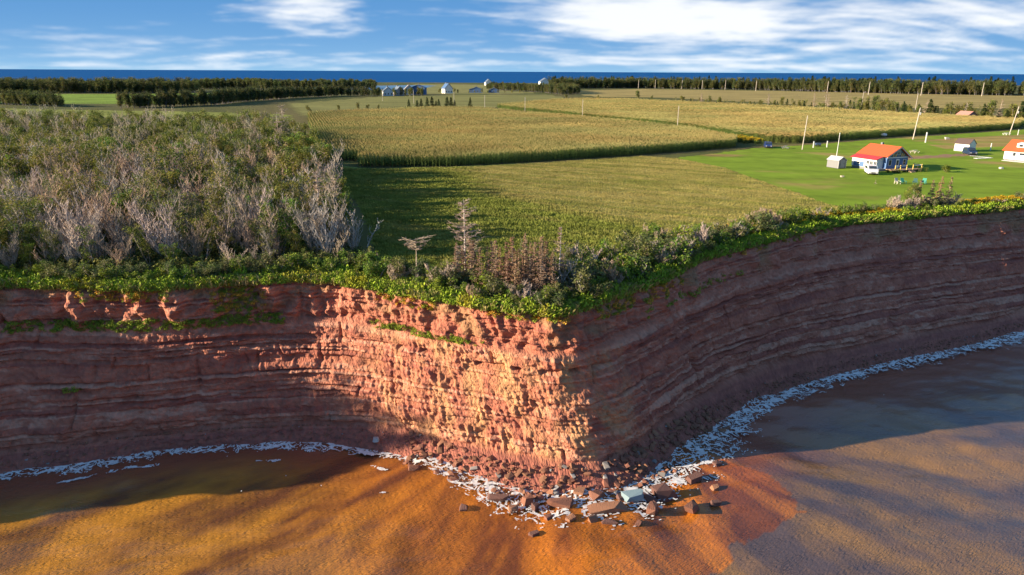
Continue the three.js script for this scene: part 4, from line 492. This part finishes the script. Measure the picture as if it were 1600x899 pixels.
{ // cottage: x runs across it from the sunny porch, z along it towards the sea
  const h = thing('cottage', 'blue and white cottage with a red-orange roof and a deck', 'house', null, 75.3, 15, -152.8, 0.358);
  const Lz = 7.4, base = 0.5;
  part('foundation', box(0.1, 7.9, -0.3, base, 0.1, Lz - 0.1), GREYM, h);
  part('wall', prism([[1.9, base], [7.9, base], [7.9, 2.75], [5.0, 4.85], [1.9, 2.75]], 0.05, Lz - 0.05), BLUE, h);
  const porch = part('porch_wall', prism([[0, base], [1.895, base], [1.895, 2.9], [0, 2.3]], 0, Lz - 0.9), WHITE, h); porch.userData.label = 'white sun porch along the side';
  part('blue_panel', box(-0.03, -0.002, base + 0.05, 1.55, 0.5, 3.3), BLUE, porch);
  windowOn(h, 'x', -0.031, 1.5, 2.2, 1.15, 1.5, -1);
  for (let i = 0; i < 3; i++) windowOn(h, 'x', -0.002, 3.95 + i * 0.95, 4.65 + i * 0.95, 1.3, 1.95, -1, 2);
  const roof = part('roof', mergeGeometries([slab(1.35, 3.0, 5.0, 5.0, -0.35, Lz + 0.5, 0.12), slab(5.003, 5.0, 8.45, 2.6, -0.35, Lz + 0.5, 0.12)]), ROOF, h);
  for (let i = 0; i <= 10; i++) { const z = -0.3 + i * (Lz + 0.7) / 10; part('seam', slab(1.35, 3.125, 5.0, 5.125, z, z + 0.05, 0.035), ROOF, roof); }
  const pr = part('porch_roof', slab(-0.35, 2.32, 1.62, 3.0, -0.3, Lz - 0.6, 0.1), ROOF2, h);
  for (let i = 0; i <= 8; i++) { const z = -0.25 + i * (Lz - 0.45) / 8; part('seam', slab(-0.35, 2.425, 1.62, 3.105, z, z + 0.05, 0.03), ROOF2, pr); }
  part('fascia', mergeGeometries([slab(1.35, 2.86, 5.0, 4.86, Lz + 0.45, Lz + 0.52, 0.13), slab(5.003, 4.86, 8.45, 2.46, Lz + 0.45, Lz + 0.52, 0.13)]), WHITE, h);
  part('gable_board', prism([[2.3, 3.0], [7.6, 3.0], [5.0, 4.75]], Lz - 0.045, Lz), std(0.10, 0.12, 0.17, 0.85), h);
  part('belt_trim', box(1.95, 7.9, 2.72, 2.9, Lz - 0.04, Lz + 0.06), WHITE, h);
  windowOn(h, 'z', Lz + 0.002, 4.6, 5.3, 3.4, 4.15, 1, 2);
  for (const x of [2.5, 6.6]) windowOn(h, 'z', Lz - 0.045, x, x + 0.7, 1.2, 2.3, 1, 1);
  const door = part('door', box(4.5, 5.4, base + 0.1, 2.45, Lz - 0.045, Lz + 0.02), WHITE, h); part('pane', box(4.65, 5.25, 1.2, 2.2, Lz + 0.021, Lz + 0.03), GLASS, door);
  for (const [x, w, y0] of [[3.35, 0.28, 0.5], [4.05, 0.28, 0.35], [5.75, 0.24, 0.42], [6.3, 0.22, 0.3]]) part('carved_board', box(x, x + w, 2.98, 2.98 + y0 + 0.25, Lz + 0.001, Lz + 0.06), YELLOW, h);
  const deck = part('deck', box(1.9, 9.6, 0.32, 0.45, Lz + 0.0, Lz + 2.4), WOODM, h);
  for (let i = 0; i < 16; i++) part('plank', box(1.9, 9.6, 0.455, 0.49, Lz + 0.02 + i * 0.15, Lz + 0.14 + i * 0.15), WOODM, deck);
  for (const [x, z] of [[1.95, 2.3], [3.4, 2.3], [5.2, 2.3], [7.0, 2.3], [9.5, 2.3], [9.5, 0.3], [9.5, 1.3]]) part('post', box(x - 0.07, x + 0.07, -0.1, 1.5, Lz + z - 0.07, Lz + z + 0.07), YELLOW, h);
  part('rail', mergeGeometries([box(2.02, 5.13, 1.25, 1.35, Lz + 2.25, Lz + 2.35), box(7.07, 9.43, 1.25, 1.35, Lz + 2.25, Lz + 2.35), box(9.45, 9.55, 1.25, 1.35, Lz + 0.37, Lz + 2.23)]), WHITE, h);
  for (let i = 0; i < 3; i++) part('step', box(5.4, 6.8, -0.05, 0.12 + i * 0.11, Lz + 3.2 - i * 0.27, Lz + 3.45 - i * 0.27), WOODM, h);
  part('chimney', box(6.3, 6.75, 3.6, 5.4, 1.2, 1.65), GREYM, h);
}
{ const R = rng(8); [[0.6, 9.3], [1.3, 10.0], [2.2, 10.4], [8.4, 10.5], [10.2, 10.2]].forEach(([lx, lz], i) => { const t = 0.358, x = 75.3 + lx * Math.cos(t) + lz * Math.sin(t), z = -152.8 - lx * Math.sin(t) + lz * Math.cos(t); plant('shrub', 1 + i, x, z, 0.45 + 0.15 * R(), i, 'garden bush planted along the cottage deck', 'bush', 'garden bushes along the cottage deck'); }); }
{ // second cottage, cut by the picture's edge
  const h = thing('cottage', 'white cottage with an orange roof and a white dormer, cut off by the frame', 'house', null, 119.2, 15, -167.6, 0.55), Lz = 10;
  part('foundation', box(0.1, 6.9, -0.3, 0.35, 0.1, Lz - 0.1), GREYM, h);
  part('wall', prism([[0, 0.35], [7, 0.35], [7, 2.5], [3.5, 4.55], [0, 2.5]], 0, Lz), WHITE, h);
  part('roof', mergeGeometries([slab(-0.5, 2.28, 3.5, 4.65, -0.4, Lz + 0.4, 0.12), slab(3.503, 4.65, 7.5, 2.28, -0.4, Lz + 0.4, 0.12)]), ROOF, h);
  const d = part('dormer', prism([[0.8, 3.12], [2.8, 3.12], [2.8, 4.32], [0.8, 4.1]], 2.0, 6.2), WHITE, h); for (let i = 0; i < 3; i++) windowOn(d, 'x', 0.797, 2.5 + i * 1.15, 3.3 + i * 1.15, 3.35, 3.9, -1);
  windowOn(h, 'x', -0.002, 1.9, 2.5, 1.2, 2.0, -1); const gdoor = part('door', box(-0.05, -0.002, 0.4, 2.2, 3.1, 5.0), WHITE, h); part('pane', box(-0.07, -0.052, 1.5, 2.0, 3.3, 4.8), GLASS, gdoor); windowOn(h, 'x', -0.002, 6, 7.4, 1.0, 2.0, -1, 2);
  part('post', box(-0.6, -0.46, 0, 1.4, 5.2, 5.34), WOODM, h); part('terrace', box(-1.8, -0.06, -0.1, 0.1, 0.5, Lz), PALE, h);
}
{ // small white garage
  const h = thing('garage', 'small white gable shed with a dark roof beside the blue car', 'shed', null, 121.6, 15, -184.6, 0.5);
  part('wall', prism([[0, 0], [3.1, 0], [3.1, 2.05], [1.55, 3.2], [0, 2.05]], -3.8, 0), WHITE, h);
  part('roof', mergeGeometries([slab(-0.2, 1.95, 1.55, 3.25, -3.95, 0.1, 0.09), slab(1.553, 3.25, 3.3, 1.95, -3.95, 0.1, 0.09)]), DARKROOF, h);
  part('door', box(3.105, 3.14, 0.1, 2.0, -2.4, -1.4), GREYM, h); part('plinth', box(-0.05, 3.15, -0.2, 0.12, -3.85, 0.05), GREYM, h);
}
{ // grey garden shed
  const h = thing('garden_shed', 'grey garden shed with a pale roof next to the cottage', 'shed', null, 69.9, 15, -152.6, 0.42);
  part('wall', prism([[0, 0.1], [2.3, 0.1], [2.3, 1.75], [1.15, 2.45], [0, 1.75]], -0.2, 2.9), GREYM, h);
  part('roof', mergeGeometries([slab(-0.15, 1.68, 1.15, 2.5, -0.35, 3.0, 0.07), slab(1.153, 2.5, 2.45, 1.68, -0.35, 3.0, 0.07)]), PALE, h);
  part('plinth', box(0.05, 2.25, -0.15, 0.11, -0.15, 2.85), BLACK, h); const d = part('door', box(0.6, 1.7, 0.15, 1.9, 2.905, 2.94), std(0.28, 0.28, 0.3), h); part('handle', box(1.5, 1.56, 0.9, 1.1, 2.941, 2.98), BLACK, d);
  part('corner_board', mergeGeometries([box(-0.03, 0.06, 0.1, 1.7, 2.85, 2.93), box(2.24, 2.33, 0.1, 1.7, 2.85, 2.93)]), PALE, h);
}
function farHouse(label, x, z, w, d, hw, hr, turn, wallM, roofM, wins) {
  const h = thing('far_house', label, 'house', null, x, groundY(z), z, turn);
  part('wall', prism([[-w / 2, -0.5], [w / 2, -0.5], [w / 2, hw], [0, hr], [-w / 2, hw]], -d / 2, d / 2), wallM, h);
  part('roof', mergeGeometries([slab(-w / 2 - 0.5, hw - 0.2, 0, hr + 0.2, -d / 2 - 0.4, d / 2 + 0.4, 0.3), slab(0.003, hr + 0.2, w / 2 + 0.5, hw - 0.2, -d / 2 - 0.4, d / 2 + 0.4, 0.3)]), roofM, h);
  for (let i = 0; i < wins; i++) windowOn(h, 'z', d / 2, -w / 2 + (i + 0.35) * w / wins, -w / 2 + (i + 0.7) * w / wins, 1.2, 2.6, 1); part('door', box(-w / 2 - 0.06, -w / 2 - 0.003, 0, 2.2, -0.6, 0.6), BLACK, h); part('chimney', box(-0.5, 0.5, hr - 0.5, hr + 1.5, -d / 4, -d / 4 + 1), GREYM, h);
}
const NAVY = std(0.06, 0.13, 0.27, 0.7), SLATE = std(0.12, 0.16, 0.22, 0.8), WARM = std(0.4, 0.35, 0.33, 0.8);
farHouse('white far house at the near end of the bay houses', -117, -662, 9, 8, 4, 7.5, 0.3, WHITE, SLATE, 3);
farHouse('pale far house half hidden by trees in the middle of the bay houses', -108, -668, 8, 9, 4, 8, 0.5, WARM, SLATE, 3);
farHouse('far house with a warm grey roof beside the large blue one', -103.5, -705, 9, 8, 5, 9, 0.2, PALE, WARM, 3);
farHouse('large blue far house, biggest of the bay houses', -95, -712, 15, 9, 6.5, 9, -0.1, NAVY, NAVY, 4);
farHouse('white and blue barn-roofed far house standing apart', -71.5, -770, 9, 9, 5, 10, 0.5, WHITE, NAVY, 3);
farHouse('long low blue far house by the shore field', -42, -806, 15, 8, 3.6, 6, 0, NAVY, NAVY, 4);
farHouse('low blue-roofed far shed at the edge of the far wood', -22, -812, 12, 8, 2.6, 5, 0, NAVY, SLATE, 3);
farHouse('small white far house on the skyline above the shore fields', -52, -1500, 14, 12, 6, 12, 0.3, WHITE, SLATE, 3);
farHouse('white far house on the skyline within the far wood', 62, -1390, 22, 12, 9, 15, 0.3, WHITE, SLATE, 4);
{ const h = thing('far_house', 'pinkish small house half hidden in the hedgerow', 'house', null, 202, 15, -313, 0.3); part('wall', prism([[-2.5, -0.3], [2.5, -0.3], [2.5, 2.4], [0, 3.9], [-2.5, 2.4]], -3, 3), std(0.5, 0.3, 0.26), h); part('roof', mergeGeometries([slab(-2.8, 2.25, 0, 4.0, -3.2, 3.2, 0.12), slab(0.003, 4.0, 2.8, 2.25, -3.2, 3.2, 0.12)]), std(0.45, 0.2, 0.16), h); }
{ const R = rng(14); for (let i = 0; i < 26; i++) { const x = -132 + i * 1.9 + R() * 2, z = -650 - R() * 40; plant('round_tree', i, x, z, 0.5 + R() * 0.6, R() * 6, 'dark tree between the houses by the bay', 'tree', 'trees between the bay houses'); } for (let i = 0; i < 12; i++) plant('round_tree', i, -84 + i * 8 + R() * 4, -765 - R() * 30, 0.35 + R() * 0.35, R() * 6, 'small tree by the far blue houses', 'tree', 'small trees by the far blue houses'); }

// ------------------------------------------------------------------ poles
const POLE = std(0.50, 0.44, 0.38, 0.9);
function pole(x, z, h, label, o = {}) {
  const g = thing('utility_pole', label, 'pole', o.group, x, groundY(z), z, o.turn ?? 0), r = o.r ?? 0.13; g.rotation.z = o.tilt ?? 0;
  part('post', (() => { const c = new THREE.CylinderGeometry(r * 0.75, r, h + 0.5, 10); c.translate(0, h / 2 - 0.25, 0); return c; })(), POLE, g);
  if (o.can) { part('transformer', (() => { const c = new THREE.CylinderGeometry(0.24, 0.24, 0.8, 12); c.translate(0.42, h - 1.6, 0); return c; })(), PALE, g); part('bracket', box(0.08, 0.2, h - 1.7, h - 1.5, -0.05, 0.05), STEEL, g); }
  if (!o.plain) part('insulator', mergeGeometries([box(-0.05, 0.05, h, h + 0.22, -0.05, 0.05), box(r * 0.7, r * 0.7 + 0.14, h - 0.5, h - 0.38, -0.05, 0.05)]), WHITE, g);
}
pole(126.8, -220.3, 9.6, 'tall tilted utility pole with a transformer behind the red-roofed cottage', { can: true, tilt: -0.06, r: 0.17 });
pole(171, -240, 9.2, 'tall leaning utility pole with a transformer at the end of the track', { can: true, tilt: -0.13, r: 0.16 });
pole(78.9, -188.6, 8.8, 'utility pole on the lawn left of the red-roofed cottage', { tilt: -0.03 });
pole(59.8, -254, 8.2, 'utility pole in the corn gap nearest the blue parked car');
pole(30.1, -304, 8.4, 'second utility pole from the blue parked car along the corn gap');
pole(5.9, -344, 8.0, 'third utility pole from the blue parked car along the corn gap');
pole(-15, -376, 8.0, 'farthest utility pole in the corn gap, near the lone spruce');
[[-36, -432], [-66, -470], [-96, -520]].forEach(([x, z]) => pole(x, z, 8.5, 'thin far pole in the pasture behind the spruces', { group: 'far poles in the pasture' }));
[[210, -1190], [240, -1200], [278, -1170], [302, -1135], [327, -1095], [342, -1000], [394, -890], [401, -800], [449, -780], [506, -765], [240, -420], [221, -447]].forEach(([x, z]) => pole(x, z, z < -700 ? 14 : 9, z < -700 ? 'thin far pole standing along the edge of the far wood' : 'thin pole standing behind the hedgerow trees', { r: z < -700 ? 0.35 : 0.16, group: z < -700 ? 'far poles along the wood' : 'poles behind the hedgerow' }));
{ const g = thing('flagpole', 'thin white flagpole beside the grey garden shed', 'pole', null, 75.2, 15, -160.2); const c = new THREE.CylinderGeometry(0.05, 0.09, 7.0, 10); c.translate(0, 3.2, 0); part('post', c, WHITE, g); const b = new THREE.SphereGeometry(0.12, 12, 8); b.translate(0, 6.76, 0); part('finial', b, WHITE, g); const f = new THREE.CylinderGeometry(0.2, 0.26, 0.3, 12); f.translate(0, 0.05, 0); part('footing', f, GREYM, g); }
function lowPost(x, z, h, label, w = 0.16) { const g = thing('white_post', label, 'post', null, x, 15, z); part('post', box(-w / 2, w / 2, -0.3, h, -w / 2, w / 2), WHITE, g); part('cap', (() => { const c = new THREE.ConeGeometry(w * 0.8, 0.15, 4); c.rotateY(Math.PI / 4); c.translate(0, h + 0.075, 0); return c; })(), WHITE, g); }
lowPost(124.8, -210, 3.0, 'tall white post behind the cottage near the tilted pole', 0.26); lowPost(130.3, -188.8, 1.9, 'white post between the garage and the second cottage'); lowPost(84.0, -193.6, 1.7, 'white gate post left of the small cart', 0.22); lowPost(88.4, -195, 1.7, 'white gate post right of the small cart', 0.22); lowPost(172.5, -238, 1.8, 'slim white post beside the leaning pole');
// ------------------------------------------------------------------ vehicles
function car(label, x, z, turn, paint, suv, name = 'parked_car') { // front towards +z
  const g = thing(name, label, 'car', null, x, 15, z, turn), L = suv ? 4.5 : 4.7, W = 1.84, hs = suv ? 1.68 : 1.46, p = suv
    ? [[-L / 2, 0.45], [-L / 2, 1.0], [-L / 2 + 0.25, hs - 0.12], [-L / 2 + 0.6, hs], [0.55, hs], [1.2, 1.05], [L / 2 - 0.12, 0.92], [L / 2, 0.7], [L / 2, 0.4], [L / 2 - 0.3, 0.3], [-L / 2 + 0.2, 0.3]]
    : [[-L / 2, 0.42], [-L / 2 + 0.05, 0.95], [-L / 2 + 0.7, 1.02], [-L / 2 + 1.3, hs], [0.35, hs], [1.1, 0.98], [L / 2 - 0.15, 0.84], [L / 2, 0.62], [L / 2, 0.38], [L / 2 - 0.3, 0.28], [-L / 2 + 0.2, 0.28]];
  const s = new THREE.Shape(p.map(q => new THREE.Vector2(...q))), b = new THREE.ExtrudeGeometry(s, { depth: W - 0.2, bevelEnabled: true, bevelSize: 0.08, bevelThickness: 0.1, bevelSegments: 3 }); b.translate(0, 0, -(W - 0.2) / 2); b.rotateY(-Math.PI / 2);
  part('body', b, paint, g);
  const z1 = suv ? 1.2 : 1.1, z0 = suv ? 0.55 : 0.35, yb = suv ? 1.09 : 1.02; // windscreen follows the slope
  const ws = slab(z0 + 0.06, hs - 0.04, z1 - 0.02, yb + 0.06, -W / 2 + 0.2, W / 2 - 0.2, 0.1); ws.rotateY(-Math.PI / 2); part('windscreen', ws, GLASS, g);
  for (const sd of [-1, 1]) { const w = prism(suv ? [[-L / 2 + 0.35, 1.08], [-L / 2 + 0.45, hs - 0.12], [0.45, hs - 0.12], [0.98, 1.08]] : [[-L / 2 + 1.0, 1.02], [-L / 2 + 1.4, hs - 0.1], [0.3, hs - 0.1], [0.9, 1.0]], 0, 0.02); w.translate(0, 0, sd > 0 ? W / 2 + 0.002 : -W / 2 - 0.022); w.rotateY(-Math.PI / 2); part('side_window', w, GLASS, g); part('headlight', box(sd * 0.62 - 0.17, sd * 0.62 + 0.17, 0.6, 0.76, L / 2 + 0.06, L / 2 + 0.11), PALE, g); for (const wz of [-1.35, 1.35]) { const t = new THREE.TorusGeometry(0.24, 0.1, 8, 20); t.rotateY(Math.PI / 2); const wh = part('wheel', t, BLACK, g, sd * (W / 2 - 0.08), 0.34, wz); const r = new THREE.CylinderGeometry(0.2, 0.2, 0.12, 14); r.rotateZ(Math.PI / 2); part('rim', r, STEEL, wh); } }
  part('grille', box(-0.4, 0.4, 0.45, 0.62, L / 2 + 0.06, L / 2 + 0.1), BLACK, g); part('bumper', box(-W / 2 + 0.05, W / 2 - 0.05, 0.3, 0.42, L / 2 + 0.03, L / 2 + 0.12), BLACK, g);
}
const paint = (r, g, b) => new THREE.MeshPhysicalMaterial({ color: lin(r, g, b), roughness: 0.45, clearcoat: 0.4, clearcoatRoughness: 0.15 });
car('white car parked nose-out in front of the cottage porch', 74.6, -142.6, -0.28, paint(0.72, 0.74, 0.77), true);
car('dark blue car parked on the dirt drive by the white garage', 118.2, -178.8, -0.2, paint(0.012, 0.028, 0.08), true);
car('blue car parked at the end of the corn gap by the track', 71.2, -193.4, -0.25, paint(0.012, 0.03, 0.13), false);
// ------------------------------------------------------------------ garden things
function chair(x, z, turn, c, label) { // slatted garden chair
  const g = thing('garden_chair', label, 'chair', null, x, 15, z, turn), m = std(...c, 0.7);
  for (let i = 0; i < 5; i++) { const s = box(-0.33 + i * 0.135, -0.21 + i * 0.135, 0, 0.85, -0.015, 0.015); s.rotateX(-0.4); s.translate(0, 0.32, -0.2); part('back_slat', s, m, g); }
  for (let i = 0; i < 4; i++) part('seat_slat', box(-0.33, 0.33, 0.33 + i * 0.02, 0.36 + i * 0.02, -0.2 + i * 0.14, -0.08 + i * 0.14), m, g);
  for (const sd of [-1, 1]) { part('armrest', box(sd * 0.42 - 0.07, sd * 0.42 + 0.07, 0.56, 0.59, -0.35, 0.42), m, g); part('leg', box(sd * 0.4 - 0.04, sd * 0.4 + 0.04, 0, 0.56, 0.28, 0.36), m, g); part('leg', box(sd * 0.4 - 0.04, sd * 0.4 + 0.04, 0, 0.56, -0.34, -0.26), m, g); }
}
chair(72.8, -129.0, 0.3, [0.6, 0.55, 0.45], 'pale garden chair at the end of the row on the lawn'); chair(73.9, -129.1, 0.1, [0.03, 0.22, 0.17], 'green garden chair beside the pale one on the lawn'); chair(75.9, -128.6, -0.5, [0.03, 0.10, 0.10], 'dark garden chair in the middle of the row on the lawn'); chair(77.6, -128.9, -0.9, [0.03, 0.24, 0.18], 'green reclining garden chair at the far end of the row');
function table(x, z, turn, top, label, name = 'picnic_table') { const g = thing(name, label, 'table', null, x, 15, z, turn); for (let i = 0; i < 4; i++) part('plank', box(-0.9, 0.9, 0.72, 0.77, -0.36 + i * 0.185, -0.2 + i * 0.185), top, g); for (const sd of [-1, 1]) { part('bench', box(-0.9, 0.9, 0.42, 0.46, sd * 0.72 - 0.14, sd * 0.72 + 0.14), top, g); const l = box(-0.045, 0.045, 0, 0.72, -0.05, 0.05); for (const e of [-1, 1]) { const q = l.clone(); q.rotateX(e * 0.6); q.translate(sd * 0.65, 0, e * 0.5); part('leg', q, top, g); } part('crossbar', box(sd * 0.65 - 0.03, sd * 0.65 + 0.03, 0.36, 0.42, -0.8, 0.8), top, g); } }
table(105.5, -181.5, 0.4, std(0.5, 0.45, 0.38), 'weathered picnic table on the lawn behind the cottage'); table(168.6, -238, 0.2, WHITE, 'white picnic table at the foot of the leaning pole'); table(75.2, -190.8, 0.9, GREYM, 'grey picnic table beside the blue car');
{ const g = thing('garden_cart', 'small dark garden cart between the two white gate posts', 'cart', null, 86.8, 15, -197.2); part('bed', box(-0.7, 0.7, 0.5, 0.95, -0.45, 0.45), std(0.05, 0.08, 0.16, 0.6), g); part('handle', box(0.7, 1.5, 0.85, 0.9, -0.04, 0.04), BLACK, g); for (const sx of [-1, 1]) for (const sz of [-1, 1]) { const t = new THREE.TorusGeometry(0.17, 0.07, 6, 14); part('wheel', t, BLACK, g, sx * 0.5, 0.24, sz * 0.5); } part('axle', mergeGeometries([box(-0.55, -0.45, 0.2, 0.5, -0.45, 0.45), box(0.45, 0.55, 0.2, 0.5, -0.45, 0.45)]), BLACK, g); }
{ const g = thing('propane_tank', 'white gas tank by the corn behind the cottage', 'tank', null, 121.5, 15, -228); const c = new THREE.CapsuleGeometry(0.45, 1.1, 6, 14); c.rotateZ(Math.PI / 2); c.translate(0, 0.75, 0); part('vessel', c, WHITE, g); part('foot', box(-0.5, -0.4, 0, 0.4, -0.3, 0.3), GREYM, g); part('foot', box(0.4, 0.5, 0, 0.4, -0.3, 0.3), GREYM, g); part('valve_dome', box(-0.12, 0.12, 1.18, 1.35, -0.12, 0.12), PALE, g); }
{ const m = add('boulder', rockGeo(401, 1.5, 0.9, 1.1), std(0.5, 0.47, 0.43), 'pale boulder in the dry grass behind the cottage', 'boulder'); m.position.set(138, 15.25, -221); const n = add('boulder', rockGeo(402, 0.9, 0.6, 0.8), std(0.55, 0.52, 0.47), 'small pale boulder alone on the lawn beside the house shadow', 'boulder'); n.position.set(107.7, 15.15, -151.3); const o = add('boulder', rockGeo(403, 0.8, 0.5, 0.6), std(0.45, 0.38, 0.28), 'small tan stone on the lawn in front of the garden shed', 'boulder'); o.position.set(66.3, 15.12, -137.5); }
{ const g = thing('boardwalk', 'two pale plank walkways meeting on the lawn by the second cottage', 'walkway', null, 115.5, 15.03, -170.6, 0.0); for (let i = 0; i < 14; i++) { const b = box(-0.16, 0.16, 0, 0.06, -0.5, 0.5); b.rotateY(0.3); b.translate(-1.2 + i * 0.36, 0, 0.4 - i * 0.11); part('plank', b, WHITE, g); } for (let i = 0; i < 12; i++) { const b = box(-0.16, 0.16, 0, 0.06, -0.4, 0.4); b.rotateY(-0.7); b.translate(3.6 - i * 0.22, 0, -1.6 - i * 0.34); part('plank', b, PALE, g); } }
{ const R = rng(2), [t, b] = conifer(R, 1.1, TAN, { r0: 0.02, from: 0.3, reach: 0.3, whorls: 5, per: 4, twigs: 3 }); const g = thing('sapling', 'bare little sapling on the lawn in front of the white car', 'sapling', null, 67.9, 15, -127.6); part('trunk', t, twigMat, g); part('branches', b, twigMat, g); }

renderer.render(scene, camera);
